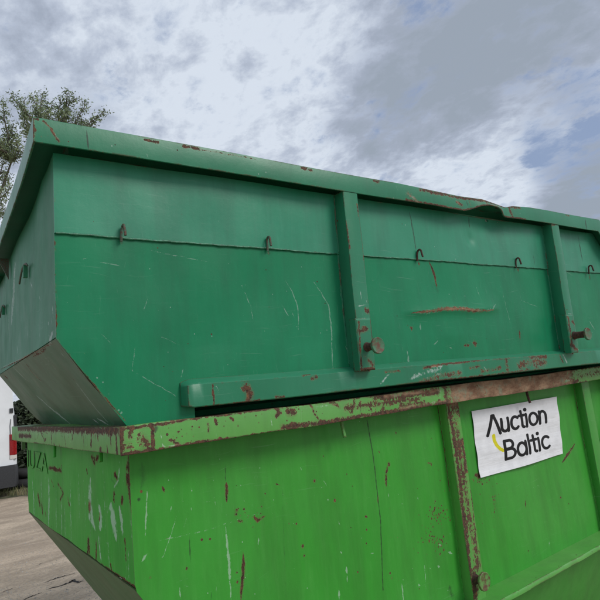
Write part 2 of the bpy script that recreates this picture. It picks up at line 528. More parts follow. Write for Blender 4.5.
# --- lower skip, front panel
for pts, w in (([(147.5, 487), (146.5, 510), (145.5, 538)], 2.0), ([(226, 526), (229, 560), (231.5, 602)], 3.2), ([(148, 553), (142, 562)], 4.6), ([(180, 586), (180, 602)], 1.6), ([(217, 586), (216, 594)], 1.6), ([(259.5, 537), (258.5, 546)], 1.8),
               ([(215, 497), (217, 508)], .8), ([(240, 484), (242, 486)], 1.8), ([(211, 473), (216, 485)], .7), ([(346, 566), (347, 574)], 3.4), ([(347, 574), (347, 583)], 1.4), ([(339, 589), (339, 600)], 3.2), ([(370, 553), (374, 553.5)], 2.4),
               ([(402, 583), (404, 602)], 2.4), ([(340, 551), (342, 554)], 1.6), ([(300, 466), (303, 474)], .8), ([(327, 499), (328, 501)], 2.2), ([(388, 493), (389, 499)], 1.0), ([(439, 544), (443, 546)], 2.4), ([(448, 552), (453, 554)], 2.6), ([(438, 566), (441, 567)], 2.2),
               ([(419, 584), (421, 586)], 2.2), ([(425, 562), (427, 592)], .8), ([(338, 521), (340, 526)], 1.2), ([(417, 496), (418, 500)], 1.0), ([(192, 506), (192, 512)], 1.0), ([(172, 505), (171, 512)], 1.0), ([(322, 478), (327, 487)], .7),
               ([(535, 440), (520, 450)], .1), ([(181, 505), (172, 533), (164, 556), (160, 560)], .1)):
    mark('lfp', PALE, pts, w*1.25, .95, .35)
mark('lfp', PALE, [(149, 543), (178, 537), (205, 531), (238, 520)], 2.4, .56, .4)
mark('lfp', PALE, [(191, 505), (183, 532), (173, 558)], 1.2, .6, .3)
mark('lfp', PALE, [(191, 505), (215, 501)], 1.2, .55, .3)
mark('lfp', PALE, [(246, 516), (260, 514), (266, 518)], 1.6, .55, .3)
mark('lfp', PALE, [(175, 583), (192, 577)], 1.4, .6)
mark('lfp', PALE, [(166, 563), (184, 559)], 1.0, .45)
mark('lfp', PALE, [(215, 534), (222, 550), (216, 562)], 1.0, .45)
for pts, w in (([(227, 482), (227.5, 503)], 3.2), ([(243.5, 552), (244, 560), (241, 602)], 3.4), ([(237, 510), (238, 511)], 3.2), ([(243, 510), (246, 509)], 3.0), ([(254, 517), (258, 520), (266, 516)], 3.4), ([(261, 506), (263, 507)], 2.2), ([(236, 514), (237, 515)], 2.4),
               ([(238, 521), (243, 521)], 3.0), ([(202, 540), (203, 540)], 2.0), ([(210, 539), (211, 539)], 2.0), ([(187, 568), (187, 569)], 2.6), ([(150, 578), (151, 578)], 1.8), ([(162, 486), (165, 493)], 2.4), ([(141, 490), (142, 493)], 2.0), ([(237, 572), (237, 574)], 2), ([(237, 581), (238, 584)], 2),
               ([(274, 483), (281, 486)], 1.2), ([(314, 481), (315, 482)], 2.4), ([(334, 499), (335, 501)], 2.6), ([(346, 473), (346, 475)], 1.2), ([(302, 546), (303, 547)], 2.8), ([(304, 555), (305, 556)], 2.4), ([(387, 464), (386, 472), (386, 487)], 2.8), ([(388, 463), (389, 466)], 3),
               ([(364, 516), (367, 517)], 2.6), ([(378, 494), (377, 503)], 1.6), ([(366, 528), (366, 531)], 1.6), ([(366, 543), (366, 544)], 1.8), ([(357, 571), (358, 573)], 1.8), ([(390, 573), (390, 574)], 2.4), ([(392, 578), (392, 579)], 2.2), ([(396, 432), (396, 433)], 2), ([(378, 451), (379, 453)], 1.8),
               ([(426, 463), (430, 463), (431, 466)], 2.0), ([(297, 523), (296, 524)], 1.6), ([(289, 523), (290, 524)], 1.4), ([(265, 493), (266, 494)], 1.4), ([(323, 455), (323, 458)], 1.2)):
    mark('lfp', RUST, pts, w, 1.0, .3)
speck('lfp', RUST, 438, 513, 5, 5, 46, .7, 1.8, 1, 1.6)
speck('lfp', RUST, 434, 540, 5, 5, 40, .7, 2.0, 1, 1.8)
speck('lfp', RUST, 420, 520, 14, 20, 26, .5, 1.2, 1, 1.6)
speck('lfp', RUST, 390, 440, 30, 30, 20, .4, 1.0, .9, 1.4)
speck('lfp', RUST, 250, 514, 8, 5, 16, .6, 1.3)
speck('lfp', RUST, 360, 540, 50, 40, 22, .4, 1.0)
speck('lfp', PALE, 300, 500, 60, 40, 50, .3, .7)
speck('lfp', PALE, 190, 540, 30, 30, 40, .3, .7)
mark('lfp', GRIME, [(142, 462), (143, 478), (141, 490)], 9, .42, 0)

mark('lfp', GRIME, [(367, 420), (373, 460), (380, 520), (383, 590)], 1.5, .85, .2, False)
mark('lfp', GRIME, [(282, 470), (284, 530), (286, 600)], 3, .35)
mark('lfp', GRIME, [(190, 536), (191, 565)], 1.4, .8)
mark('lfp', GRIME, [(212, 590), (211, 602)], 1.4, .8)
mark('lfp', GRIME, [(138, 499), (139, 500)], 3.2, 1)
mark('lfp', GRIME, [(226, 464), (226, 482)], 1.1, .8)
mark('lfp', GRIME, [(450, 585), (453, 600)], 9, .5)
# panel around the paper and right of it
for pts, w in (([(562, 463), (568, 454), (575, 444)], 2.8), ([(525, 500), (525.5, 508)], 2.2), ([(552, 436), (556, 434)], 1.8), ([(474, 475), (482, 476)], 4.2), ([(560, 497), (561, 498)], 1.6)):
    mark('lfp', RUST, pts, w, 1)
speck('lfp', RUST, 480, 480, 5, 2, 22, .8, 1.8)
speck('lfp', RUST, 494, 500, 1.5, 9, 20, .5, 1.4, 1, 2.5)
speck('lfp', RUST, 484, 500, 10, 12, 24, .4, 1.0)
speck('lfp', RUST, 520, 490, 30, 30, 20, .4, .9)
mark('lfp', PALE, [(549, 541), (549, 547)], 2.4, .8)
# lower posts
for pts, w, a in (([(450, 404), (458, 403)], 10, .56), ([(455, 420), (462, 470), (470, 520)], 9, .60), ([(449, 408), (456, 450), (466, 530), (471, 590)], 5, .95), ([(466, 500), (474, 540), (478, 570)], 10, .62), ([(461, 404), (468, 460), (478, 560)], 1.8, .8), ([(462, 440), (466, 470)], 6, .75), ([(474, 575), (475, 595)], 9, .8),
                  ([(598, 500), (600, 530)], 5, .8), ([(583, 386), (590, 440)], 2, .4)):
    mark('lpo', RUST, pts, w, a, .5, False)
speck('lpo', RUST, 592, 485, 3, 25, 12, .6, 1.4)
# lower rim, front: rust along both edges, large bare area under the contact line
for pts, w, a in (([(119, 428), (119, 457)], 11, .85), ([(130, 428), (128, 454)], 8, .62), ([(120, 455), (153, 450.5)], 5, .9), ([(152, 426), (153.5, 450)], 3.6, .88), ([(122, 430), (153, 425)], 3.4, .85), ([(140, 435), (146, 445)], 10, .48),
                  ([(154, 425), (200, 417.5), (270, 408.5)], 2.8, .8), ([(155, 451), (200, 443), (235, 438)], 4.0, .78), ([(235, 438), (300, 428)], 2.2, .7), ([(283, 427), (330, 422), (400, 410)], 4.4, .9), ([(262, 407), (300, 403), (360, 396), (400, 391)], 4.0, .82),
                  ([(289, 412), (294, 412)], 6, .9), ([(273, 406), (280, 412), (276, 416)], 3.5, .9), ([(215, 419), (217, 424)], 2.4, .9), ([(230, 418), (233, 420)], 3, .7), ([(330, 402), (340, 407)], 4, .62), ([(208, 424), (209, 431)], 2.4, .85), ([(178, 432), (179, 434)], 2, .7), ([(169, 440), (180, 445)], 4, .7),
                  ([(355, 400), (352, 412)], 5, .6), ([(346, 408), (390, 402), (420, 398)], 7, .58), ([(375, 397), (400, 396), (418, 393), (438, 391)], 6, .9), ([(400, 393), (402, 410)], 5, .7), ([(368, 402), (372, 410)], 3, .7), ([(385, 398), (383, 408)], 5, .6), ([(400, 411), (440, 404), (450, 402)], 5.5, .9),
                  ([(404, 405), (425, 402)], 5, .58), ([(445, 388), (447, 400)], 6, .85), ([(460, 392), (480, 390), (520, 384), (560, 377)], 30, .98), ([(452, 388), (500, 381), (566, 372)], 7, .9), ([(460, 402), (520, 392), (575, 383)], 6, .95), ([(566, 380), (572, 370)], 12, .62), ([(578, 376), (600, 372)], 8, .42),
                  ([(575, 369), (600, 366)], 3, .7), ([(560, 377), (578, 381)], 3, .8), ([(580, 383), (588, 382)], 2.4, .8), ([(310, 404), (318, 420)], 2.5, .62)):
    mark('lfr', RUST, pts, w, a, .7, False)
for pts, w, a in (([(455, 394), (480, 390), (520, 384), (568, 377)], 26, .95), ([(385, 396), (440, 390)], 6, .7), ([(400, 408), (445, 401)], 5, .6), ([(466, 386), (560, 372)], 6, .8), ([(262, 408), (340, 400)], 3, .5)):
    mark('lfr', PALE, pts, w, a, .7, False)
speck('lfr', RUST, 300, 415, 45, 7, 40, .6, 1.8)
speck('lfr', RUST, 200, 430, 30, 8, 26, .6, 1.5)
for pts, w, a in (([(136, 455), (150, 451)], 3, .8), ([(160, 433), (163, 447), (190, 443)], 3, .62), ([(160, 423), (200, 417)], 1.6, .7), ([(270, 412), (272, 428)], 2, .62), ([(300, 409), (340, 404)], 5, .45), ([(156, 434), (157, 449)], 2.4, .5), ([(548, 375), (575, 372)], 8, .52), ([(440, 400), (440, 391)], 5, .5)):
    mark('lfr', PALE, pts, w, a, .5)
mark('lfr', GRIME, [(154, 424.5), (155, 433)], 5, 1.0)
mark('lfr', GRIME, [(495, 384), (507, 387)], 4.6, 1.0)
mark('lfr', GRIME, [(478, 386), (484, 387)], 3, .9)
mark('lfr', GRIME, [(360, 401), (361, 414)], 1.4, .9)
# lower rim, end
for pts, w, a in (([(18, 428.5), (60, 429), (118, 431)], 5.5, .95), ([(19, 436), (31, 436)], 3.4, .95), ([(34, 443), (60, 448), (112, 456)], 2.0, .75), ([(51, 432), (51.5, 443)], 3, .8), ([(91, 432), (91, 446)], 4.5, .85), ([(41, 433), (45, 441)], 2, .75), ([(44, 441), (46, 439)], 2.4, .7), ([(73, 433), (72, 440)], 2.2, .7), ([(100, 450), (104, 456)], 6, .8), ([(107, 446), (108, 456)], 3, .8), ([(116, 430), (117, 456)], 6, .85),
                  ([(30, 430), (29, 442)], 1.4, .7), ([(64, 432), (66, 447)], 1.6, .66), ([(83, 434), (84, 448)], 1.4, .66), ([(97, 434), (98, 440)], 3, .66), ([(110, 436), (111, 446)], 3.4, .6), ([(15, 429), (15, 440)], 1.4, .6), ([(54, 444), (55, 448)], 2, .8), ([(59, 444), (60, 448)], 2, .7)):
    mark('ler', RUST, pts, w, a, .4, False)
for x in range(22, 116, 5):
    mark('ler', RUST, [(x+rng.uniform(-2, 2), 431+rng.uniform(0, 2)), (x+rng.uniform(-2, 2), 434+rng.uniform(0, 9))], 1.4, .7, .3)
# lower end wall
for pts, w, a in (([(129, 463), (128, 480), (131, 505)], 5.5, .8), ([(131, 465), (133, 520), (136, 588)], 2.0, .85), ([(49, 468), (55, 468.5)], 3.6, .9), ([(55, 469), (61, 471), (61, 466)], 3.6, .9), ([(92, 457), (96, 460), (99, 457)], 5, .85), ([(94, 460), (95, 463)], 3, .9), ([(38, 495), (40, 504)], 3.0, .9), ([(42, 504), (43, 512)], 2.4, .9),
                  ([(90, 504), (89.5, 509)], 4.0, .9), ([(114.5, 494), (114, 500)], 3.0, .9), ([(122, 498), (121.5, 502)], 3.0, .9), ([(100, 514), (99.5, 520)], 1.6, .9), ([(88, 540), (87.5, 552)], 4.2, .85), ([(96, 543), (95.5, 560)], 2.2, .85), ([(124, 540), (125, 560)], 2.2, .6), ([(110, 565), (111, 572)], 1.8, .9), ([(115.5, 475), (117.5, 478)], 2.4, .95), ([(116, 472), (116, 473)], 1.6, .9),
                  ([(58, 484), (63, 493), (60, 500)], 1.6, .7), ([(68, 500), (69, 505)], 2.4, .8), ([(52, 480), (54, 486)], 1.4, .6), ([(28, 513.5), (60, 536), (100, 564), (135, 588)], 1.7, .9), ([(87, 470), (88, 474)], 1.4, .8), ([(46, 512), (47, 516)], 1.2, .8)):
    mark('lep', RUST, pts, w, a, .4, False)
for pts, w, a in (([(49, 476), (50, 500), (49.5, 528)], 3.6, .66), ([(32, 480), (34, 500), (34.5, 517)], 2.4, .62), ([(91, 478), (90, 500), (92, 520), (95, 530)], 5.4, .82), ([(90, 514), (89, 520)], 4, .9), ([(99, 505), (101, 518), (100, 530)], 5.6, .88), ([(111, 504), (113, 518), (116, 541)], 6.2, .90), ([(119, 506), (121, 520), (121.5, 535)], 5, .78), ([(112, 510), (110, 505)], 4, .85),
                  ([(27.5, 470), (28, 505)], 2.2, .6), ([(41, 475), (42, 500)], 2.0, .45), ([(70, 480), (71, 545)], 1.6, .5), ([(61, 500), (62, 540)], 1.4, .55), ([(64, 505), (65, 540)], 1.2, .5), ([(56, 490), (57, 530)], 1.4, .5), ([(98, 535), (100, 555), (101, 562)], 3.0, .62), ([(108, 540), (109, 570)], 1.6, .5), ([(78, 470), (79, 520)], 1.2, .5), ([(120, 460), (119, 480), (114, 488)], 2.4, .5), ([(130, 520), (133, 560)], 1.6, .5), ([(85, 490), (85, 530)], 1.6, .45), ([(127, 550), (128, 580)], 2, .5)):
    mark('lep', PALE, pts, w*1.6, a+.12, .5)
for pts, w, a in (([(112, 468), (112, 480), (118, 486), (121, 474)], 4, .42), ([(92, 500), (94, 545)], 6, .3), ([(42, 455), (46, 470)], 8, .3)):
    mark('lep', GRIME, pts, w, a, .5)
for i in range(60):        # thin vertical runs of chalked paint and grime
    y = rng.uniform(0.05, 1.85)
    z1 = rng.uniform(1.15, 1.42)
    LE.line(PALE if rng.random() < .6 else GRIME, [(y, z1), (y+rng.uniform(-.008, .008), z1-rng.uniform(.08, .35))], rng.uniform(.002, .006), rng.uniform(.35, .6), .001, True)
for i in range(34):
    y = rng.uniform(0.05, 1.95)
    z1 = rng.uniform(.3, .72)
    UE.line(PALE if rng.random() < .5 else GRIME, [(y, z1), (y+rng.uniform(-.01, .01), z1-rng.uniform(.1, .45))], rng.uniform(.003, .012), rng.uniform(.25, .5), .001, True)
for i in range(20):
    x = rng.uniform(0.05, 2.9)
    z1 = rng.uniform(.15, .75)
    a = rng.uniform(-1.2, 1.2)
    L = rng.uniform(.02, .09)
    UF.line(PALE, [(x, z1), (x+L*math.sin(a), z1-L*math.cos(a))], .0016, rng.uniform(.4, .7), .0006, True)
    z1 = rng.uniform(.62, 1.35)
    x = rng.uniform(0.05, 2.9)
    LF.line(PALE, [(x, z1), (x+L*math.sin(a), z1-L*math.cos(a))], .0016, rng.uniform(.4, .7), .0006, True)

_tb = {'x': [1.30, 1.52, 1.60, 1.70, 1.76, 1.81, 1.87, 1.93, 1.965, 1.99, 2.03, 2.2], 'b': [0, -.002, -.007, -.008, .008, .024, .033, .030, .018, -.009, -.006, 0]}
UFR.line(RUST, [(x, 0.8258-0.0693+0.003+float(np.interp(x, _tb['x'], _tb['b']))) for x in np.linspace(1.35, 2.15, 60)], 0.009, 0.95, 0.001, False)
IM = {w.name: w.image() for w in (UF, UE, LF, LE, UFR, UER, LFR, LER)}


# ------------------------------------------------------------------ paint
def paint(name, base, front, end, rust_bias=0.0, fade=(0.3, 0.4, 0.35), fade_amt=0.15, dirt=0.15, dirt_col=(0.05, 0.055, 0.04),
          edge=0.5, rough=0.36, streak=0.3, spec=0.5, rust_light=0.6, depth=9.0, scrape=0.72):
    m = bpy.data.materials.new(name)
    m.use_nodes = True
    g = G(m.node_tree)
    tc = g.n('ShaderNodeTexCoord')
    ob = tc.outputs['Object']
    geo = g.n('ShaderNodeNewGeometry')
    # object-space normal picks the map: front (x,z) or end (y,z)
    nrm = g.n('ShaderNodeVectorTransform', vector_type='NORMAL', convert_from='WORLD', convert_to='OBJECT', ins={0: geo.outputs['True Normal']}).outputs[0]
    sn = g.n('ShaderNodeSeparateXYZ', ins={0: nrm})
    sp = g.n('ShaderNodeSeparateXYZ', ins={0: ob})
    isend = g.m('GREATER_THAN', g.m('ABSOLUTE', sn.outputs[0]), g.m('ABSOLUTE', sn.outputs[1]))

    def samp(W, a):
        u = g.m('DIVIDE', g.m('SUBTRACT', a, W.a0), W.a1-W.a0)
        v = g.m('DIVIDE', g.m('SUBTRACT', sp.outputs[2], W.b0), W.b1-W.b0)
        t = g.n('ShaderNodeTexImage', image=IM[W.name], extension='CLIP', interpolation='Cubic',
                ins={0: g.n('ShaderNodeCombineXYZ', ins={0: u, 1: v, 2: 0.0}).outputs[0]})
        return t.outputs[0]
    wear = g.mix(isend, samp(front, sp.outputs[0]), samp(end, sp.outputs[1]))
    # only faces that face outwards carry the marks
    outw = g.m('LESS_THAN', g.mix(isend, sn.outputs[1], sn.outputs[0]), 0.25)
    ws = g.n('ShaderNodeSeparateColor', ins={0: wear})
    outw = g.m('MULTIPLY', outw, g.m('MAXIMUM', isend, g.m('LESS_THAN', sp.outputs[1], depth)))
    R, Pl, Gr = [g.m('MULTIPLY', ws.outputs[i], outw) for i in range(3)]
    fine = g.noise(ob, 75.0, 8, 0.62)
    vfine = g.noise(ob, 240.0, 4, 0.6)
    stre = g.noise(g.mapv(ob, (60, 60, 7)), 1.0, 6, 0.6)
    med = g.noise(ob, 7.0, 5, 0.6)
    big = g.noise(ob, 1.7, 4, 0.5)
    # edge wear from real edges
    bev = g.n('ShaderNodeBevel', samples=4, ins={'Radius': 0.009})
    ed = g.m('SUBTRACT', 1.0, g.vm('DOT_PRODUCT', bev.outputs[0], geo.outputs['Normal']))
    edw = g.m('MULTIPLY', g.mr(ed, 0.008, 0.12, 0, 1), g.mr(g.noise(ob, 9.0, 5, .65), 0.40, 0.60, 0.1, edge))
    vf3 = g.noise(ob, 310.0, 3, 0.7)
    R0 = R
    R = g.m('ADD', R, g.m('MULTIPLY', R, g.m('MULTIPLY', g.m('SUBTRACT', g.noise(ob, 24.0, 5, 0.6), 0.5), 1.5)))
    s = g.m('ADD', R, edw)
    s = g.m('ADD', s, g.m('MULTIPLY', g.m('MINIMUM', s, 1.0), g.m('MULTIPLY', g.m('SUBTRACT', g.noise(ob, 130.0, 4, .7), 0.5), 2.2)))
    s = g.m('ADD', s, g.m('MULTIPLY', g.m('SUBTRACT', vf3, 0.5), 0.35))
    s = g.m('ADD', s, g.m('MULTIPLY', g.m('SUBTRACT', fine, 0.5), 1.5))
    s = g.m('ADD', s, g.m('MULTIPLY', g.m('SUBTRACT', stre, 0.5), 0.45))
    s = g.m('ADD', s, rust_bias)
    rust = g.mr(s, 0.46, 0.54)
    fringe = g.mr(s, 0.36, 0.46)
    dnb = g.noise(g.mapv(ob, (30, 30, 10)), 1.0, 6, 0.65)
    # brown bleed around bare metal
    bleed = g.m('MULTIPLY', g.mr(g.m('ADD', R0, g.m('MULTIPLY', g.m('SUBTRACT', dnb, .5), .8)), 0.08, 0.6), 0.42)
    # pin-prick rust, paint specks and faint rubbing marks
    v1 = g.n('ShaderNodeTexVoronoi', feature='F1', ins={'Vector': ob, 'Scale': 38.0})
    vr = g.n('ShaderNodeSeparateColor', ins={0: v1.outputs['Color']})
    dot = g.m('MULTIPLY', g.m('GREATER_THAN', vr.outputs[0], 0.94), g.m('LESS_THAN', v1.outputs['Distance'], g.m('MULTIPLY', vr.outputs[1], 0.16)))
    rust = g.m('MAXIMUM', rust, dot)
    v2 = g.n('ShaderNodeTexVoronoi', feature='F1', ins={'Vector': g.mapv(ob, (1, 1, .7), (0, 0, 0), (5, 2, 3)), 'Scale': 70.0})
    vq = g.n('ShaderNodeSeparateColor', ins={0: v2.outputs['Color']})
    dot2 = g.m('MULTIPLY', g.m('GREATER_THAN', vq.outputs[0], 0.95), g.m('LESS_THAN', v2.outputs['Distance'], g.m('MULTIPLY', vq.outputs[1], 0.13)))
    wob = g.vm('ADD', ob, g.vm('SCALE', g.n('ShaderNodeTexNoise', ins={'Vector': ob, 'Scale': 3.0}).outputs['Color'], scale=0.10))
    rub = g.mr(g.noise(g.mapv(wob, (7, 7, 230), (0.25, 0.3, 0)), 1.0, 3, .5), 0.66, 0.74)
    rub = g.m('MAXIMUM', rub, g.mr(g.noise(g.mapv(wob, (260, 260, 6), (0.06, -0.12, 0)), 1.0, 3, .5), 0.66, 0.76))
    rub = g.m('MAXIMUM', rub, g.mr(g.noise(g.mapv(wob, (5, 5, 200), (-.5, -0.7, 0), (2, 2, 2)), 1.0, 3, .5), 0.67, 0.76))
    rub = g.m('MULTIPLY', rub, g.mr(big, 0.38, 0.62))
    # paint colour
    bc = C4(*base)
    pc = g.mix(g.mr(big, 0.3, 0.7, 0, fade_amt), bc, C4(*fade))
    pc = g.mix(g.mr(stre, 0.45, 0.75, 0, streak), pc, C4(*[0.5*a+0.5*b for a, b in zip(base, fade)]))
    pc = g.mix(g.mr(med, 0.35, 0.75, 0.0, 0.18), pc, C4(*[c*0.72 for c in base]))
    dn = g.noise(g.mapv(ob, (9, 9, 1.6)), 1.0, 7, 0.65)
    pc = g.mix(g.m('MULTIPLY', g.mr(dn, 0.38, 0.72), dirt), pc, C4(*dirt_col))
    pc = g.mix(g.mr(vfine, 0.62, 0.75, 0, 0.22), pc, C4(*[min(1, c*1.5+0.03) for c in base]))
    gr = g.m('MULTIPLY', g.mr(g.m('ADD', Gr, g.m('MULTIPLY', g.m('SUBTRACT', fine, .5), 0.5)), 0.18, 0.75), 0.80)
    pc = g.mix(gr, pc, C4(0.016, 0.019, 0.014))
    pl = g.mr(g.m('ADD', g.m('ADD', Pl, g.m('MULTIPLY', g.m('SUBTRACT', fine, .5), 1.3)), g.m('MULTIPLY', g.m('SUBTRACT', vf3, .5), 0.7)), 0.36, 0.66)
    pcol = C4(*[0.45*a+0.62*b for a, b in zip(base, (0.62, 0.66, 0.66))])
    pc = g.mix(g.m('MULTIPLY', pl, scrape), pc, pcol)
    pc = g.mix(bleed, pc, C4(0.10, 0.075, 0.035))
    pc = g.mix(g.m('MULTIPLY', fringe, 0.35), pc, C4(*[0.55*a+0.45*b for a, b in zip(base, (0.42, 0.36, 0.20))]))
    pc = g.mix(g.m('MAXIMUM', g.m('MULTIPLY', dot2, 0.5), g.m('MULTIPLY', rub, 0.10)), pc, pcol)
    rd = g.mix(g.mr(g.m('ADD', g.m('MULTIPLY', fine, .5), g.m('MULTIPLY', vf3, .5)), 0.38, 0.62), C4(0.020, 0.011, 0.008), C4(0.115, 0.054, 0.029))
    rd = g.mix(g.mr(g.noise(ob, 42.0, 5, .65), 0.56, 0.72, 0, 0.7), rd, C4(0.27, 0.125, 0.048))
    rl = g.mix(g.mr(g.noise(g.mapv(ob, (9, 9, 26), (0, .5, 0)), 1.0, 7, 0.7), 0.34, 0.64), C4(0.13, 0.066, 0.036), C4(0.31, 0.195, 0.120))
    rl = g.mix(g.mr(g.noise(ob, 16.0, 6, 0.65), 0.52, 0.66, 0, 0.75), rl, C4(0.20, 0.22, 0.15))
    rl = g.mix(g.mr(fine, 0.52, 0.68, 0, 0.5), rl, C4(0.09, 0.04, 0.026))
    rc = g.mix(g.m('MULTIPLY', g.mr(Pl, 0.1, 0.6), g.mr(g.m('ADD', med, Pl), 0.75, 1.1, 0.35, 1.0)), rd, rl)
    cfin = g.mix(rust, pc, rc)
    rg = g.m('ADD', rough, g.m('MULTIPLY', g.m('SUBTRACT', med, 0.5), 0.25))
    rg = g.m('ADD', rg, g.m('MULTIPLY', g.m('ADD', pl, gr), 0.18))
    rg = g.m('ADD', g.m('MULTIPLY', rust, 0.42), rg)
    # relief: orange peel, flaked rust, shallow waviness
    h = g.m('ADD', g.m('MULTIPLY', rust, g.m('SUBTRACT', g.m('MULTIPLY', fine, 1.2), 1.1)), g.m('MULTIPLY', vfine, 0.10))
    h = g.m('ADD', h, g.m('MULTIPLY', pl, -0.25))
    b1 = g.n('ShaderNodeBump', ins={'Strength': 0.55, 'Distance': 0.0012, 'Height': h})
    b2 = g.n('ShaderNodeBump', ins={'Strength': 0.25, 'Distance': 0.006, 'Height': med, 'Normal': b1.outputs[0]})
    bs = g.n('ShaderNodeBsdfPrincipled', ins={'Base Color': cfin, 'Roughness': g.m('MINIMUM', rg, 0.95), 'Normal': b2.outputs[0]})
    bs.inputs['Specular IOR Level'].default_value = spec
    out = g.n('ShaderNodeOutputMaterial')
    m.node_tree.links.new(bs.outputs[0], out.inputs[0])
    return m


U_BASE = (0.022, 0.270, 0.128)
L_BASE = (0.034, 0.278, 0.027)
M_up = paint('dark_green_paint', (0.006, 0.180, 0.076), UF, UE, 0.0, (0.025, 0.25, 0.125), 0.35, 0.32, (0.02, 0.07, 0.045), edge=0.55, streak=0.3, spec=0.22, scrape=0.34)
M_up_top = paint('paler_dark_green_paint', (0.020, 0.225, 0.122), UF, UE, 0.0, (0.075, 0.30, 0.20), 0.35, 0.32, (0.03, 0.09, 0.06), edge=0.35, spec=0.35, streak=0.35, scrape=0.4)  # top sheet: paler, less saturated green than the sheet below the seam
M_up_rim = paint('dark_green_rim_paint', (0.014, 0.172, 0.084), UFR, UER, 0.03, (0.05, 0.24, 0.14), 0.3, 0.2, (0.03, 0.07, 0.05), edge=0.75, depth=0.034, spec=0.35)
M_up_end = paint('weathered_green_end_paint', (0.018, 0.165, 0.078), UF, UE, 0.0, (0.11, 0.29, 0.19), 0.3, 0.3, (0.07, 0.11, 0.08), edge=0.4, rough=0.52, streak=0.5, spec=0.12)
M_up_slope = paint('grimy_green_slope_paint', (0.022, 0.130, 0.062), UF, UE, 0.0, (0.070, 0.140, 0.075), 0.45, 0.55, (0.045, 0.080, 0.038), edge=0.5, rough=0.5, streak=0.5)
M_lo = paint('bright_green_paint', L_BASE, LF, LE, 0.0, (0.10, 0.38, 0.08), 0.25, 0.34, (0.03, 0.10, 0.02), edge=0.4, rough=0.42, spec=0.3, streak=0.35, scrape=0.5)
M_lo_rim = paint('rusty_bright_green_rim_paint', (0.065, 0.31, 0.042), LFR, LER, 0.08, (0.18, 0.38, 0.12), 0.35, 0.2, edge=0.75, rough=0.45, streak=0.45, rust_light=0.9)
M_lo_post = paint('bright_green_post_paint', L_BASE, LFR, LER, 0.0, (0.10, 0.36, 0.09), 0.12, 0.2, edge=0.4, rough=0.42)
M_lo_end = paint('chalky_green_end_paint', (0.036, 0.34, 0.030), LF, LE, 0.02, (0.13, 0.40, 0.10), 0.35, 0.25, (0.05, 0.14, 0.04), edge=0.5, rough=0.55, streak=0.6, spec=0.15, rust_light=0.2)
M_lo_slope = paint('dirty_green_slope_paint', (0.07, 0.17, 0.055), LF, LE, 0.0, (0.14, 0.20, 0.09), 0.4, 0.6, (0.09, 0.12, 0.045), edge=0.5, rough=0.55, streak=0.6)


def simple(name, colr, rough=0.6, metal=0.0, var=0.3, scale=20.0, bump=0.2, spec=0.5, col2=None):
    m = bpy.data.materials.new(name)
    m.use_nodes = True
    g = G(m.node_tree)
    tc = g.n('ShaderNodeTexCoord')
    n1 = g.noise(tc.outputs['Object'], scale, 7, 0.6)
    c2 = C4(*(col2 or [c*(1-var) for c in colr]))
    c = g.mix(g.mr(n1, 0.35, 0.65), C4(*colr), c2)
    b = g.n('ShaderNodeBump', ins={'Strength': bump, 'Distance': 0.003, 'Height': n1})
    bs = g.n('ShaderNodeBsdfPrincipled', ins={'Base Color': c, 'Roughness': rough, 'Metallic': metal, 'Normal': b.outputs[0]})
    bs.inputs['Specular IOR Level'].default_value = spec
    out = g.n('ShaderNodeOutputMaterial')
    m.node_tree.links.new(bs.outputs[0], out.inputs[0])
    return m


M_rust = simple('rusty_steel', (0.085, 0.036, 0.022), 0.85, 0, 0.5, 120, 0.8, col2=(0.03, 0.018, 0.014))
M_pin = simple('rusty_green_disc', (0.05, 0.17, 0.09), 0.6, 0, 0.3, 45, 0.6, col2=(0.11, 0.045, 0.026))
M_pinl = simple('rusty_bright_green_disc', (0.10, 0.26, 0.06), 0.6, 0, 0.3, 50, 0.6, col2=(0.10, 0.045, 0.026))
M_bead = simple('green_weld_bead', (0.035, 0.22, 0.12), 0.45, 0, 0.5, 90, 0.8)
M_hook = simple('green_rusty_hook', (0.05, 0.12, 0.08), 0.7, 0, 0.3, 150, 0.8, col2=(0.09, 0.04, 0.025))

# ------------------------------------------------------------------ helpers for skip rims
def rim_run(length, prof, axis, start, end, nseg, deform=None, W=None, side=0):
    """mitred hollow-section run: prof = [(inward, z)], axis 'x' or 'y'; returns MB.
    side 0 = near/left run, 1 = far/right run (mirrored inwards from W)"""
    rings = []
    for k in range(nseg+1):
        f = k/nseg
        ring = []
        for (o, z) in prof:
            a = (start+o if start is not None else 0)+f*((end-o)-(start+o))
            c = o if side == 0 else W-o
            p = [a, c, z] if axis == 'x' else [c, a, z]
            if deform:
                p = deform(p, o, z)
            ring.append(tuple(p))
        rings.append(ring)
    return MB().sweep(rings, True, False)


def rounded(prof, r, n=3):
    """round the corners of a closed profile"""
    out = []
    N = len(prof)
    for i in range(N):
        p = Vector(prof[i])
        a = Vector(prof[i-1])
        b = Vector(prof[(i+1) % N])
        ra = min(r, (a-p).length*.45)
        rb = min(r, (b-p).length*.45)
        p1 = p+(a-p).normalized()*ra
        p2 = p+(b-p).normalized()*rb
        for k in range(n+1):
            t = k/n
            q = (1-t)**2*p1+2*t*(1-t)*p+t*t*p2
            out.append((q.x, q.y))
    return out


def wav(x, z, s, amp):
    return amp*1.5*(0.25*math.sin(21*x+3*z+s)*math.sin(17*z+s*2)+math.sin(3.1*x+s)*math.sin(5.3*z+1.3*s)+0.5*math.sin(7.9*x+2.1*z+s*2)+0.35*math.sin(13.7*x-9*z+s*3)*math.sin(11*z+s))


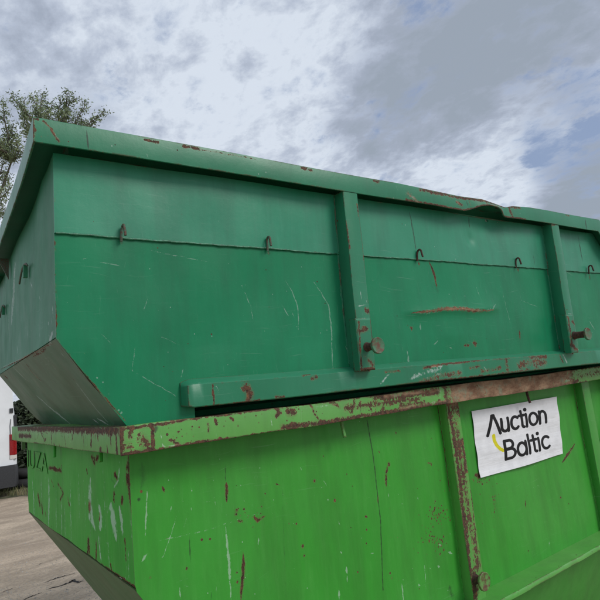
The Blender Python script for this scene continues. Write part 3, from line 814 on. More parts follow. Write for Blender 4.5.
def jhook(name, parent, base, M, h=0.048, out=0.024, r=0.0052, axis=1, lean=0.0):
    """bent rod hook welded on a panel, opening outwards (towards -axis)"""
    pts = []
    def P_(o, a, z):
        return (base[0]+a, base[1]-o, base[2]+z) if axis == 1 else (base[0]-o, base[1]+a, base[2]+z)
    pts.append(P_(0.004, 0, -0.008))
    pts.append(P_(0.006, 0, h*0.35))
    pts.append(P_(0.006, lean*.5, h*0.72))
    for k in range(1, 7):
        t = math.pi*k/7
        pts.append(P_(0.006+out/2-out/2*math.cos(t), lean, h*0.78+out*.5*math.sin(t)))
    pts.append(P_(0.006+out, lean*1.2, h*0.78-0.006))
    pts.append(P_(0.006+out*1.15, lean*1.4, h*0.78-0.024))
    return MB().tube(pts, r, 8).build(name, M, parent, True)


# ================================================================== LOWER SKIP
LW, LL = 1.9, 3.80
H1 = 0.0722
low = empty('skip_container', (0, 0, 0))
tag(low, 'bright green rust-edged steel skip standing on the ground', 'skip', 'steel skips stacked on each other')
zt = Z0
zb = Z0-H1
zk = Z0-0.4425
kslope = 0.2642/0.4
zl1p, _ = unproj(LOW, 552, 555, 1, b_l)
zl2p, _ = unproj(LOW, 560, 569.5, 1, 0.0)
zl1, zl2 = zl1p.z, zl2p.z
ZBOT = 0.10


def lo_xl(z):
    return e_l if z >= zk else e_l+(zk-z)*kslope


def lo_front(u, v, z0, z1, back=False):
    z = z0+(z1-z0)*v
    x = lo_xl(z)+(LL-2*lo_xl(z))*u
    y = b_l+wav(x, z, 1.0, 0.0022)*min(1, (zb-z)*8)*min(1, (z-z0)*8+.2)
    if back:
        y = LW-b_l
    return (x, y, z)


MB().slab(lambda u, v: lo_front(u, v, zl1-0.02, zt-0.008), 190, 40, (0, 0.005, 0)).build('side_panel', M_lo, low, True)
MB().slab(lambda u, v: lo_front(u, v, zl1-0.02, zt-0.008, True), 4, 12, (0, -0.005, 0)).build('side_panel', M_lo, low)
# lower side, sloping inwards under the ledge
def lo_under(side):
    def f(u, v):
        z = ZBOT+(zl2-0.03-ZBOT)*v
        x = lo_xl(z)+(LL-2*lo_xl(z))*u
        y = 0.30+(b_l-0.02-0.30)*v
        return (x, y if side == 0 else LW-y, z)
    return f


MB().slab(lo_under(0), 30, 8, (0, 0.005, 0)).build('lower_side_panel', M_lo, low, True)
MB().slab(lo_under(1), 4, 8, (0, -0.005, 0)).build('lower_side_panel', M_lo, low, True)
# end walls + end slopes
for k, (sx, mat_) in enumerate(((0, M_lo_end), (1, M_lo_end))):
    X = (lambda x: x) if sx == 0 else (lambda x: LL-x)
    off = 0.005 if sx == 0 else -0.005
    MB().slab(lambda u, v: (X(e_l+wav(u*1.7, v*.4, 4.0, 0.0020)), b_l+0.006+(LW-2*b_l-0.012)*u, zk+0.003+(zt-0.011-zk)*v), 60 if sx == 0 else 4, 16 if sx == 0 else 2, (off, 0, 0)).build('end_panel', mat_, low, True)

    def slope(u, v):
        z = zk-0.002-(zk-0.002-ZBOT)*v
        inset = b_l+0.006+max(0, (zl2-0.03-z))/(zl2-0.03-ZBOT)*0.21
        return (X(lo_xl(z)), inset+(LW-2*inset)*u, z)
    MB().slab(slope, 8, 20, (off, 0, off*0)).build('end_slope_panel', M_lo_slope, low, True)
xb = lo_xl(ZBOT)
MB().box(xb, LL-xb, 0.30, LW-0.30, ZBOT-0.008, ZBOT).build('floor_plate', M_lo_slope, low)
for y in (0.52, LW-0.60):
    MB().box(xb+0.9, LL-xb-0.9, y, y+0.08, 0.0, ZBOT-0.0085).build('skid', M_lo, low)
# rims
pf = rounded([(0, zb), (0, zt), (b_l+0.02, zt), (b_l+0.02, zt-0.006), (0.006, zt-0.006), (0.006, zb)], 0.0032)
pf_e = pf


def lo_rim_def(p, o, z):
    x = p[0]
    lift = (z-zb)/(zt-zb)
    p[2] += 0.0022*math.sin(5*x+1)+0.0012*math.sin(17*x)-0.004*math.exp(-((x-0.08)/0.10)**2)*(1-lift)
    p[1] += 0.0015*math.sin(9*x+z*30)
    if 0.004 < x < 0.128 and o < 0.02 and (z > zb+.001):
        p[1] -= 0.002
    return p


rim_run(LL, pf, 'x', 0, LL, 240, lo_rim_def, LW, 0).build('side_rim', M_lo_rim, low, True)
rim_run(LL, pf, 'x', 0, LL, 4, None, LW, 1).build('side_rim', M_lo_rim, low, True)


def lo_erim(p, o, z):
    p[2] += 0.0016*math.sin(6*p[1]+2)*min(1, p[1]*3)+0.0018
    return p


rim_run(LW, pf_e, 'y', 0, LW, 90, lo_erim, LL, 0).build('end_rim', M_lo_rim, low, True)
rim_run(LW, pf_e, 'y', 0, LW, 4, None, LL, 1).build('end_rim', M_lo_rim, low, True)
# posts
q1a, _ = unproj(LOW, 448, 405, 1, 0.065)
q1b, _ = unproj(LOW, 460.3, 402, 1, 0.065)
q2a, _ = unproj(LOW, 581.5, 384, 1, 0.065)
q2b, _ = unproj(LOW, 589.3, 382, 1, 0.065)
q1c, _ = unproj(LOW, 470, 588, 1, 0.065)
Q1 = (q1a.x+q1c.x)/2
QW = q1b.x-q1a.x
for side in (0, 1):
    for qx in (Q1, q2a.x):
        y0, y1 = (0.065, b_l+0.004) if side == 0 else (LW-b_l-0.004, LW-0.065)
        m_ = MB()
        prof = rounded([(qx, y0), (qx+QW, y0), (qx+QW, y1), (qx, y1)], 0.005, 2)
        m_.sweep([[(x, y, z) for x, y in prof] for z in np.linspace(zl1-0.012, zt-0.010, 12)], True, True)
        if side == 0:
            for xx in (qx-0.001, qx+QW+0.001):
                zs = np.linspace(zl1+0.01, zb-0.004, 70)
                MB().tube([(xx, b_l-0.0005+wav(xx, zz_, 1.0, 0.0022), zz_) for zz_ in zs], [0.0034+0.0014*math.sin(i*2.1)*math.sin(i*.7) for i in range(70)], 6).build('weld_bead', M_lo, low, True)
        m_.build('post', M_lo_rim if qx == Q1 else M_lo_post, low, True)
# ledge rail with a sloping top face
for side in (0, 1):
    pr = [(b_l+0.003, zl1), (0.004, zl2+0.006), (0.0, zl2), (0.0, zl2-0.012), (0.006, zl2-0.016), (b_l+0.003, zl2-0.030)]
    x0, x1 = (0.345, LL-0.345) if side == 0 else (0.75, LL-0.75)
    Y = (lambda y: y) if side == 0 else (lambda y: LW-y)
    secs = [[(x0+(x1-x0)*k/60+0*y, Y(y)-(0.0015*math.sin(k*1.3) if y < .01 else 0), z) for y, z in pr] for k in range(61)]
    MB().sweep(secs).build('ledge_rail', M_lo_rim if side == 0 else M_lo, low, True)

# lifting pins: shaft + cap disc
def pin(parent, M, base_px, cap_px, plate_y, rs, rc, mats, ring=False):
    b_, _ = unproj(M, base_px[0], base_px[1], 1, plate_y)
    best = None
    for k in range(5, 180):
        L = k*0.001
        w = M @ Vector((b_.x, plate_y-L, b_.z))
        dv = w-CAM
        zz = dv.dot(fw)
        px = 300+FPX*dv.dot(rt)/zz
        if best is None or abs(px-cap_px[0]) < best[0]:
            best = (abs(px-cap_px[0]), L)
    L = best[1]
    x, z = b_.x, b_.z

    def ringp(y, r, n=20, j=0.0):
        return [(x+math.cos(2*math.pi*i/n)*r*(1+j*math.sin(i*2.3)), y, z+math.sin(2*math.pi*i/n)*r*(1+j*math.cos(i*1.7))) for i in range(n)]
    sh = MB().sweep([ringp(plate_y+0.002, rs*1.25), ringp(plate_y-0.008, rs*1.1), ringp(plate_y-0.012, rs), ringp(plate_y-L*.5, rs*.97), ringp(plate_y-L+0.004, rs)]).build('lifting_pin', mats[0], parent, True)
    y1 = plate_y-L
    MB().sweep([ringp(y1+0.005, rc*.94, 28, .02), ringp(y1+0.003, rc, 28, .02), ringp(y1-0.004, rc, 28, .02), ringp(y1-0.006, rc*.93, 28, .02), ringp(y1-0.0045, rc*.75, 28, .03), ringp(y1-0.003, rc*.2, 28, .0)]).build('pin_cap', mats[1], sh, True)
    return L


pin(low, LOW, (475, 579), (484, 582), 0.065, 0.017, 0.036, (M_rust, M_pinl))
# rope tabs
for px, py, h_, w_ in ((55, 449, 0.052, 0.020), (101, 456, 0.036, 0.013)):
    p, _ = unproj(LOW, px, py, 0, e_l-0.02)
    MB().tube([(e_l-0.02, p.y, zb+0.002), (e_l-0.022, p.y-0.004, zb-h_*.55), (e_l-0.024, p.y-0.010, zb-h_)], 0.006, 6).build('rope_hook', M_lo_end, low, True)
p, _ = unproj(LOW, 25.5, 448, 0, e_l+0.03)
MB().box(e_l+0.012, e_l+0.03, p.y+0.002, p.y+0.02, zb-0.065, zb-0.001).build('rope_hook', M_lo_slope, low)
for px, mt in ((340.5, M_lo_rim), (527, M_rust)):
    p, _ = unproj(LOW, px, 415 if px < 400 else 395, 1, 0.055)
    MB().tube([(p.x, 0.055, zb+0.003), (p.x+.001, 0.052, zb-0.035), (p.x+.001, 0.046, zb-0.062)], 0.0065, 8).build('rope_hook', mt, low, True)
# raised lettering on the end wall, only just readable under the paint
c_, _ = unproj(LOW, 28.0, 470.5, 0, e_l)
d_, _ = unproj(LOW, 48.5, 474, 0, e_l)
cu = bpy.data.curves.new('raised_lettering', 'FONT')
cu.body = 'IUZA'
cu.size = 0.19
cu.extrude = 0.0006
tob = bpy.data.objects.new('lettering_curve', cu)
col.objects.link(tob)
dg = bpy.context.evaluated_depsgraph_get()
me = bpy.data.meshes.new_from_object(tob.evaluated_get(dg))
bpy.data.objects.remove(tob)
xs = [v.co.x for v in me.vertices]
ys = [v.co.y for v in me.vertices]
wz = (c_.y-d_.y)
for v in me.vertices:
    tx = (v.co.x-min(xs))/(max(xs)-min(xs))
    ty = (v.co.y-min(ys))/(max(ys)-min(ys))
    v.co = Vector((e_l-0.002-v.co.z*0.9-0.001, c_.y-tx*wz, 1.287+ty*0.088))
lt = bpy.data.objects.new('raised_lettering', me)
me.materials.append(M_lo_end)
lt.parent = low
col.objects.link(lt)

# ================================================================== UPPER SKIP
UW, UL = 2.02, 3.50
UH, H2 = 0.8258, 0.0693
upp = empty('skip_container', (0, 0, 0))
upp.matrix_world = UP
tag(upp, 'dark green steel skip with a dented top rim, on top of the bright green skip', 'skip', 'steel skips stacked on each other')
uzb = UH-H2
ukz = 0.247
uks = 0.1735/0.2454
SEAM = 0.5361
XC = 2.865                                         # where the rim turns down
XR = UL-0.06
RB = -0.42                                         # bottom inside the lower skip
rl1, rl2 = 0.1031, 0.0311


def u_xl(z):
    return e_u if z >= ukz else e_u+(ukz-z)*uks


def u_xr(z):
    lim = XC-0.03+(UH-H2*.4-z) if z > 0.24 else 99
    return min(lim, XR if z >= ukz else XR-(ukz-z)*uks)


gx, gz = [], []
for q in ((410, 313.5), (440, 310.5), (470, 311), (494, 309)):
    p, _ = unproj(UP, q[0], q[1], 1, b_u)
    gx.append(p.x)
    gz.append(p.z)
dim, _ = unproj(UP, 470, 239, 1, b_u)
hol, _ = unproj(UP, 488.3, 222.0, 1, b_u)


def u_disp(x, z):
    y = wav(x, z, 2.2, 0.0028)
    if gx[0]-0.1 < x < gx[-1]+0.1:
        zz = np.interp(x, gx, gz)
        a = np.interp(x, [gx[0]-.06, gx[0]+.04, gx[-1]-.03, gx[-1]+.05], [0, 1, 1, 0])
        dz = z-zz
        y += -0.013*a*(math.exp(-dz/0.045) if dz >= 0 else math.exp(dz/0.014))
    y += 0.008*math.exp(-(((x-dim.x)/0.03)**2+((z-dim.z)/0.03)**2))
    y += 0.014*math.exp(-(((x-hol.x)/0.16)**2+((z-uzb)/0.09)**2))
    return y


x_r0, _ = unproj(UP, 188.5, 396, 1, 0.03)      # the bottom rail starts here; left of it the sheet runs down to the rim below
def u_low(u, v):
    j = v*60
    z = -0.004+(rl2-0.0001+0.004)*j/3 if j < 3.5 else rl2+(SEAM-rl2)*(j-4)/56
    x = u_xl(z)+((x_r0.x+0.03 if j < 3.5 else u_xr(z))-u_xl(z))*u
    k = min(1, (x-u_xl(z))*12+.15)*min(1, max(0, z-.1)*9)
    return (x, b_u+u_disp(x, z)*k, z)


def u_top(u, v):
    z = SEAM-0.004+(uzb+0.003-SEAM+0.004)*v
    x = u_xl(z)+(u_xr(z)-u_xl(z))*u
    k = min(1, (x-u_xl(z))*12+.15)
    return (x, b_u-0.0055+u_disp(x, z)*k, z)


MB().slab(u_low, 300, 60, (0, 0.005, 0)).build('side_panel', M_up, upp, True, 50)
hz = hol
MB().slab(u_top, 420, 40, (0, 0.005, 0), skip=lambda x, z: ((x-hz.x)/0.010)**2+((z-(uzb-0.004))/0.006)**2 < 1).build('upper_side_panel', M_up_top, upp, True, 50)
# weld bead along the seam
pts = []
for k in range(0, 330):
    x = e_u+0.004+k*0.0103
    if x > u_xr(SEAM)-0.01:
        break
    kk = min(1, (x-e_u)*12+.15)
    pts.append((x, b_u-0.0045+u_disp(x, SEAM)*kk, SEAM-0.004+0.0006*math.sin(k*.9)+0.0008*math.sin(k*.21)))
MB().tube(pts, [0.0024+0.0009*math.sin(k*1.7)*math.sin(k*.37)+(.0008 if k < 70 else 0) for k in range(len(pts))], 7).build('weld_bead', M_bead, upp, True)
# under the rail the side steps in and runs down inside the lower skip
def u_under(side):
    def f(u, v):
        t = [0, .3, 1][int(round(v*2))] if False else v
        z = rl2+0.002-0.02*min(1, t*4)-(0.0 if t <= .25 else (t-.25)/.75)*(0.40)
        y = b_u+0.012+0.15*min(1, t*4)+(0.0 if t <= .25 else (t-.25)/.75)*0.20
        xa = x_r0.x+0.045 if t < .02 else u_xl(z)+0.004
        xa = u_xl(z)+0.012
        return (xa+(u_xr(z)-0.012-xa)*u, y if side == 0 else UW-y, z)
    return f


MB().slab(u_under(0), 12, 12, (0, 0.004, 0.003)).build('lower_side_panel', M_up, upp, True)
MB().slab(u_under(1), 12, 12, (0, -0.004, 0.003)).build('lower_side_panel', M_up, upp, True)
# far side
MB().slab(lambda u, v: (lambda z: (u_xl(z)+(u_xr(z)-u_xl(z))*u, UW-b_u, z))(rl2+(uzb+0.003-rl2)*v), 6, 24, (0, -0.005, 0)).build('side_panel', M_up, upp)
# left end wall (weathered) in two sheets, slope below it
MB().slab(lambda u, v: (e_u+0.0006+abs(wav(u*1.9, v*.6, 6.0, 0.0035))*min(1, v*4+.1)*min(1, u*14), b_u+0.0008+(UW-2*b_u-0.0016)*u, ukz+0.004+(uzb+0.003-ukz-0.004)*v), 80, 26, (0.005, 0, 0)).build('end_panel', M_up_end, upp, True)


def u_slope(u, v):
    z = ukz-(ukz-RB)*v
    ins_a = b_u+0.0065
    ins_b = ins_a
    if z < 0:
        ins_a += min(1, -z/.05)*0.12-z*.3
        ins_b = ins_a
    w_ = wav(u*2, v, 3.0, 0.0025)*min(1, v*6)*(1 if z > 0.02 else 0.2)
    return (u_xl(z)+w_, ins_a+(UW-ins_a-ins_b)*u, z+w_*.5)


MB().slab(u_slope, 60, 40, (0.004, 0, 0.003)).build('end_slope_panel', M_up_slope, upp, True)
# far (right) end: low wall + slope
MB().slab(lambda u, v: (XR-0.002, b_u+0.0065+(UW-2*b_u-0.013)*u, ukz+0.002+(0.25-H2-.02)*v*0.15), 4, 2, (-0.005, 0, 0)).build('end_panel', M_up, upp)
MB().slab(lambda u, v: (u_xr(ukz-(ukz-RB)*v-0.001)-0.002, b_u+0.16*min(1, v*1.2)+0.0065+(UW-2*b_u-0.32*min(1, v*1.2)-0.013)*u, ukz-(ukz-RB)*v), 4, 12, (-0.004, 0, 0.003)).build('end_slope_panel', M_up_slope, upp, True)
MB().box(u_xl(RB)+.01, u_xr(RB)-.01, 0.42, UW-0.42, RB-0.006, RB).build('floor_plate', M_up_slope, upp)

# rims: swept along the side and down the sloping part, mitred
tb = {'x': [1.30, 1.52, 1.60, 1.70, 1.76, 1.81, 1.87, 1.93, 1.965, 1.99, 2.03, 2.2], 'b': [0, -.002, -.007, -.008, .008, .024, .033, .030, .018, -.009, -.006, 0],
      'tx': [1.3, 1.55, 1.68, 1.84, 1.93, 2.00, 2.06, 2.2, 2.35], 't': [0, -.007, -.010, -.005, -.016, -.026, -.013, -.003, 0]}


def smooth_interp(x, xs, ys):
    return (np.interp(x-0.012, xs, ys)+2*np.interp(x, xs, ys)+np.interp(x+0.012, xs, ys))/4


def u_rim(side, nseg):
    prof = rounded([(0, -H2), (0, 0), (b_u+0.045, 0), (b_u+0.045, -H2+0.004), (b_u+0.004, -H2+0.004), (b_u+0.004, -H2+0.008), (b_u+0.040, -H2+0.008), (b_u+0.040, -0.006), (0.006, -0.006), (0.006, -H2)], 0.0015)
    rings = []
    s2 = math.sqrt(.5)
    dropend = (UL, UH-(UL-XC))
    stations = [('h', k/nseg) for k in range(nseg+1)]+[('d', k/6) for k in range(1, 7)]
    for kind, f in stations:
        ring = []
        for o, zz in prof:
            mx = XC+math.tan(math.radians(22.5))*zz        # mitre line
            if kind == 'h':
                x = o+(mx-o)*f
                z = UH+zz
            else:
                ex = dropend[0]-o+zz*s2*0.0
                ez = UH-(ex-XC)+zz*math.sqrt(2)
                x = mx+(ex-mx)*f
                z = UH+zz+(ez-(UH+zz))*f
            y = o
            if side == 0 and kind == 'h':
                wb = 1 if zz < -H2*.5 else 0
                fr = 1 if o < 0.03 else 0.0
                z += float(smooth_interp(x, tb['x'], tb['b']))*wb*fr+float(smooth_interp(x, tb['tx'], tb['t']))*(1-wb)*(fr*.6+.4)
                y -= 0.55*abs(float(smooth_interp(x, tb['x'], tb['b'])))*wb*fr
                z += 0.0015*math.sin(4*x+.5)*min(1, x*4)
                y += 0.0012*math.sin(8*x+zz*25)
            ring.append((x, y if side == 0 else UW-y, z))
        rings.append(ring)
    return MB().sweep(rings, True, False)


u_rim(0, 330).build('side_rim', M_up_rim, upp, True)
u_rim(1, 6).build('side_rim', M_up_rim, upp, True)
pr_ = rounded([(0, uzb), (0, UH), (b_u+0.045, UH), (b_u+0.045, uzb+0.004), (b_u+0.004, uzb+0.004), (b_u+0.004, uzb+0.008), (b_u+0.040, uzb+0.008), (b_u+0.040, UH-0.006), (0.006, UH-0.006), (0.006, uzb)], 0.0015)
rim_run(UW, pr_, 'y', 0, UW, 60, lambda p, o, z: [p[0]+0.003*math.sin(4*p[1]+.3)*min(1, p[1]*4)*min(1, (UW-p[1])*4), p[1], p[2]+0.002*math.sin(5*p[1])*min(1, p[1]*4)*min(1, (UW-p[1])*4)], UL, 0).build('end_rim', M_up_rim, upp, True)
zr = UH-(UL-XC)
MB().box(UL-0.084, UL, 0.085, UW-0.085, zr-H2*1.2, zr-0.003).build('end_rim', M_up_rim, upp)
# bracket plate under the end rim, near the far corner
pb, _ = unproj(UP, 8, 250, 0, 0.03)
MB().prism([(0.004, uzb-0.001), (e_u-0.005, uzb-0.001), (e_u-0.005, uzb-0.10)], 'y', 1.30, 1.308).build('rim_bracket', M_hook, upp)

# posts
p1a, _ = unproj(UP, 343.5, 192, 1, 0.0)
p1b, _ = unproj(UP, 359, 195, 1, 0.0)
p2a, _ = unproj(UP, 552, 225, 1, 0.0)
p2b, _ = unproj(UP, 559.5, 226, 1, 0.0)
p1c, _ = unproj(UP, 356, 318, 1, 0.0)
p1d, _ = unproj(UP, 370, 318, 1, 0.0)
POST = [((p1a.x+p1c.x)/2, (p1b.x-p1a.x+p1d.x-p1c.x)/2), (p2a.x, p2b.x-p2a.x)]
fp = []
for (ax, ay), (bx, by), (cx, cy), (dx, dy) in (((355.5, 318.5), (371, 318), (361, 370.5), (375.8, 370)), ((566.5, 314.5), (573.5, 314.5), (571.5, 353), (578.5, 352.5))):
    A, B, C_, D = [unproj(UP, *q, 1, -0.006)[0] for q in ((ax, ay), (bx, by), (cx, cy), (dx, dy))]
    fp.append(((A.x+C_.x)/2, (B.x+D.x)/2, (C_.z+D.z)/2, (A.z+B.z)/2))
for side in (0, 1):
    for k, (px_, pw) in enumerate(POST):
        y0, y1 = (0.002, b_u+0.003) if side == 0 else (UW-b_u-0.003, UW-0.002)
        prof = rounded([(px_, y0), (px_+pw, y0), (px_+pw, y1), (px_, y1)], 0.005, 2)
        MB().sweep([[(x, y+0.001*math.sin(z*20) if side == 0 and y < .02 else y, z) for x, y in prof] for z in np.linspace(0.105, uzb+0.001, 14)]).build('post', M_up_rim, upp, True)
        for xx in (px_-0.001, px_+pw+0.001):
            zs = np.linspace(rl1+0.02, uzb-0.006, 70)
            pp = [(xx, (b_u-0.0005 if zz_ < SEAM else b_u-0.006)+u_disp(xx, zz_) if side == 0 else UW-b_u, zz_) for zz_ in zs]
            MB().tube(pp, [0.0030+0.0013*math.sin(i*2.1)*math.sin(i*.7) for i in range(70)], 6).build('weld_bead', M_up_rim, upp, True)
        x0, x1, z0, z1 = fp[k]
        Y = (lambda y: y) if side == 0 else (lambda y: UW-y)
        prf = [(x0, z0), (x1, z0), (x1, z1), (x0, z1)]
        mb = MB()
        ch = 0.004
        rings = [[(x, Y(0.030), z) for x, z in prf], [(x, Y(-0.002), z) for x, z in prf],
                 [(x0+ch, Y(-0.006), z0+ch), (x1-ch, Y(-0.006), z0+ch), (x1-ch, Y(-0.006), z1-ch*1.6), (x0+ch, Y(-0.006), z1-ch*1.6)]]
        mb.sweep(rings).build('foot_plate', M_up_rim, upp)
pin(upp, UP, (367, 347), (377.5, 346.5), -0.006, 0.014, 0.029, (M_rust, M_pin))
pin(upp, UP, (574, 335.5), (587.5, 335), -0.006, 0.017, 0.030, (M_rust, M_pin))
# bottom rail with a sloping top
for side in (0, 1):
    pr = [(b_u+0.002, rl1+0.012), (0.033, rl1-0.003), (0.03, rl1-0.007), (0.03, rl2+0.003), (0.033, rl2), (b_u+0.012, rl2)]
    Y = (lambda y: y) if side == 0 else (lambda y: UW-y)
    x0, x1 = x_r0.x, UL-x_r0.x
    secs = []
    N = 160
    for k in range(N+1):
        x = x0+(x1-x0)*k/N
        q = 0.9 if k == 0 else 1
        if k == 0:
            secs.append([(x-0.012, Y(b_u-0.002+(y-b_u)*.25), (z-.067)*.8+.067) for y, z in pr])
        secs.append([(x, Y(y+(0.001*math.sin(x*11+z*40) if y < .05 else 0)), (z-.067)*q+.067+0.001*math.sin(x*6)) for y, z in pr])
    MB().sweep(secs).build('bottom_rail', M_up_rim, upp, True)
# tarpaulin hooks
for px, py, ln_ in ((121.5, 238.5, 0.004), (268, 248.5, 0.0), (417.8, 259, 0.006), (516.5, 266, 0.006), (589.5, 272.5, 0.004)):
    p, _ = unproj(UP, px, py, 1, b_u-0.012)
    jhook('tarpaulin_hook', upp, (p.x, b_u-0.004, p.z), M_hook if px < 300 else M_rust, 0.036, 0.020, 0.0040, 1, ln_)
for px, py in ((28, 262), (5.5, 300)):
    p, _ = unproj(UP, px, py, 0, e_u)
    y = p.y
    MB().box(e_u-0.016, e_u-0.002, y-0.010, y+0.010, SEAM-0.010, SEAM+0.034).build('hook_tab', M_up_end, upp)
    pts = [(e_u-0.012, y+dy, SEAM+0.034+dz) for dy, dz in ((0.16, -.035), (0.11, -.012), (0.05, .004), (0.0, 0.004), (-0.05, -0.004), (-0.09, -0.02))]
    MB().tube(pts, 0.0034, 7).build('tarpaulin_hook', M_hook, upp, True)

# ================================================================== PAPER SIGN
PCX = [(472, 411.2), (556.4, 396.6), (563, 453.6), (480.3, 477.8)]     # TL TR BR BL
pc3 = [unproj(LOW, x, y, 1, b_l-0.010)[0] for x, y in PCX]
PAW, PAH = 1024, 704
ink = Wear('sign_print', 0, PAW*RES, 0, PAH*RES)
# homography crop -> unit square (v down)
def homog(src, dst):
    A = []
    for (x, y), (u, v) in zip(src, dst):
        A.append([x, y, 1, 0, 0, 0, -u*x, -u*y, -u])
        A.append([0, 0, 0, x, y, 1, -v*x, -v*y, -v])
    _, _, Vt = np.linalg.svd(np.array(A, float))
    return Vt[-1].reshape(3, 3)


PW_, PH_ = PAW*RES, PAH*RES


# stroke alphabet in em units: x-height 0.72, cap height 1.0; each glyph = (advance, strokes)
def arc(cx, cy, rx, ry, a0, a1, n=16):
    return [(cx+rx*math.cos(math.radians(a0+(a1-a0)*i/n)), cy+ry*math.sin(math.radians(a0+(a1-a0)*i/n))) for i in range(n+1)]


T = 0.073
GL = {
    'A': (0.80, [[(0.04, 0), (0.36, 0.93)], [(0.36, 0.93), (0.46, 0.93)], [(0.44, 0.93), (0.78, 0.0)]]),
    'u': (0.62, [[(0.08, 0.68), (0.08, 0.29)] + arc(0.29, 0.27, 0.21, 0.22, 180, 360)[1:] + [(0.50, 0.68)], [(0.50, 0.68), (0.50, 0.04)]]),
    'c': (0.62, [arc(0.35, 0.36, 0.27, 0.31, 48, 312, 24)]),
    't': (0.40, [[(0.20, 0.88), (0.20, 0.20)] + arc(0.32, 0.20, 0.12, 0.15, 180, 280, 8), [(0.03, 0.66), (0.37, 0.66)]]),
    'i': (0.24, [[(0.12, 0.68), (0.12, 0.04)], [(0.12, 0.92), (0.12, 0.925)]]),
    'o': (0.72, [arc(0.36, 0.36, 0.28, 0.31, 0, 360, 30)]),
    'n': (0.62, [[(0.08, 0.68), (0.08, 0.04)], [(0.08, 0.40)] + arc(0.29, 0.43, 0.21, 0.24, 180, 0) + [(0.50, 0.04)]]),
    'B': (0.70, [[(0.09, 0.05), (0.09, 0.95)], [(0.09, 0.94), (0.34, 0.94)] + arc(0.34, 0.74, 0.20, 0.20, 90, -90)[1:] + [(0.09, 0.54)], [(0.09, 0.52), (0.38, 0.52)] + arc(0.38, 0.29, 0.24, 0.23, 90, -90)[1:] + [(0.09, 0.06)]]),
    'a': (0.68, [arc(0.33, 0.36, 0.26, 0.31, 0, 360, 30), [(0.60, 0.70), (0.60, 0.04)]]),
    'l': (0.24, [[(0.12, 0.98), (0.12, 0.04)]]),
}


def word(w, x0, x1, y0, em, ch=0):
    adv = sum(GL[c][0] for c in w)
    sx = (x1-x0)/adv
    x = x0
    for c in w:
        a, st = GL[c]
        for s_ in st:
            pts = [(x+p[0]*sx, y0+p[1]*em) for p in s_]
            for p, q in zip(pts[:-1], pts[1:]):
                wd = T*em*(1.35 if c == 'i' and s_[0][1] > .9 else 1.0)
                ink.seg(ch, p, q, wd*2, wd*2, 1.0)
        x += a*sx


Hm = homog([(38, 120), (523, 38), (560, 360), (88, 500)], [(0, 0), (1, 0), (1, 1), (0, 1)])
def toP(x, y):
    v = Hm @ np.array([x, y, 1.0])
    return v[0]/v[2]*PW_, (1-v[1]/v[2])*PH_


a0 = toP(128, 262)
a1 = toP(474, 190)
at = toP(148, 140)
b0 = toP(226, 396)
b1 = toP(494, 335)
bt = toP(222, 283)
word('Auction', a0[0], a1[0], (a0[1]+a1[1])/2, (at[1]-a0[1])/.98)
word('Baltic', b0[0], b1[0], (b0[1]+b1[1])/2, (bt[1]-b0[1])/.98)
yy = [toP(*q) for q in ((165, 262), (169, 290), (182, 318), (200, 337), (216, 345))]
for p, q in zip(yy[:-1], yy[1:]):
    ink.seg(1, p, q, 0.052, 0.052, 1.0)
IM['sign_print'] = ink.image()
mp = bpy.data.materials.new('printed_paper')
mp.use_nodes = True
g = G(mp.node_tree)
tc = g.n('ShaderNodeTexCoord')
t = g.n('ShaderNodeTexImage', image=IM['sign_print'], extension='CLIP', interpolation='Cubic', ins={0: tc.outputs['UV']})
ws = g.n('ShaderNodeSeparateColor', ins={0: t.outputs[0]})
blk = g.mr(ws.outputs[0], 0.47, 0.53)
yel = g.mr(ws.outputs[1], 0.47, 0.53)
n1 = g.noise(tc.outputs['Object'], 14, 5, .6)
n2 = g.noise(g.mapv(tc.outputs['Object'], (3, 3, 40)), 1.0, 4, .6)
c = g.mix(g.mr(n1, .35, .7), C4(.74, .75, .78), C4(.66, .67, .70))
c = g.mix(yel, c, C4(.60, .56, .02))
c = g.mix(blk, c, C4(.012, .012, .014))
n3 = g.n('ShaderNodeTexVoronoi', feature='DISTANCE_TO_EDGE', ins={'Vector': tc.outputs['UV'], 'Scale': 2.6})
bmp = g.n('ShaderNodeBump', ins={'Strength': .6, 'Distance': .006, 'Height': g.m('ADD', n2, g.mr(n3.outputs[0], 0, .16, 0, .35))})
bs = g.n('ShaderNodeBsdfPrincipled', ins={'Base Color': c, 'Roughness': .6, 'Specular IOR Level': .2, 'Normal': bmp.outputs[0]})
out = g.n('ShaderNodeOutputMaterial')
mp.node_tree.links.new(bs.outputs[0], out.inputs[0])
NU, NV = 48, 32
vs, uvs, fs = [], [], []
org = (pc3[0]+pc3[1]+pc3[2]+pc3[3])/4
for layer in (0, 1):
    for j in range(NV+1):
        for i in range(NU+1):
            u, v = i/NU, j/NV
            p = pc3[3]*(1-u)*(1-v)+pc3[2]*u*(1-v)+pc3[1]*u*v+pc3[0]*(1-u)*v
            bow = -0.006*math.sin(math.pi*u)*math.sin(math.pi*v)*0+0.0025*math.sin(9*u+3*v)+0.002*math.sin(14*v+2*u)
            sag = -0.010*math.sin(math.pi*u)*(1-v)**3*1.2
            curl = -0.010*max(0, .12-v)*8*(0.3+0.7*abs(math.sin(3*u+.4)))
            vs.append((p.x-org.x, p.y-org.y+bow+curl*.5+layer*0.0006, p.z-org.z+sag*.25))
            uvs.append((u, v))
n0 = (NU+1)*(NV+1)
for j in range(NV):
    for i in range(NU):
        a = j*(NU+1)+i
        fs.append((a, a+1, a+NU+2, a+NU+1))
        fs.append((n0+a, n0+a+NU+1, n0+a+NU+2, n0+a+1))
me = bpy.data.meshes.new('paper_sign')
me.from_pydata(vs, [], fs)
uvl = me.uv_layers.new(name='UVMap')
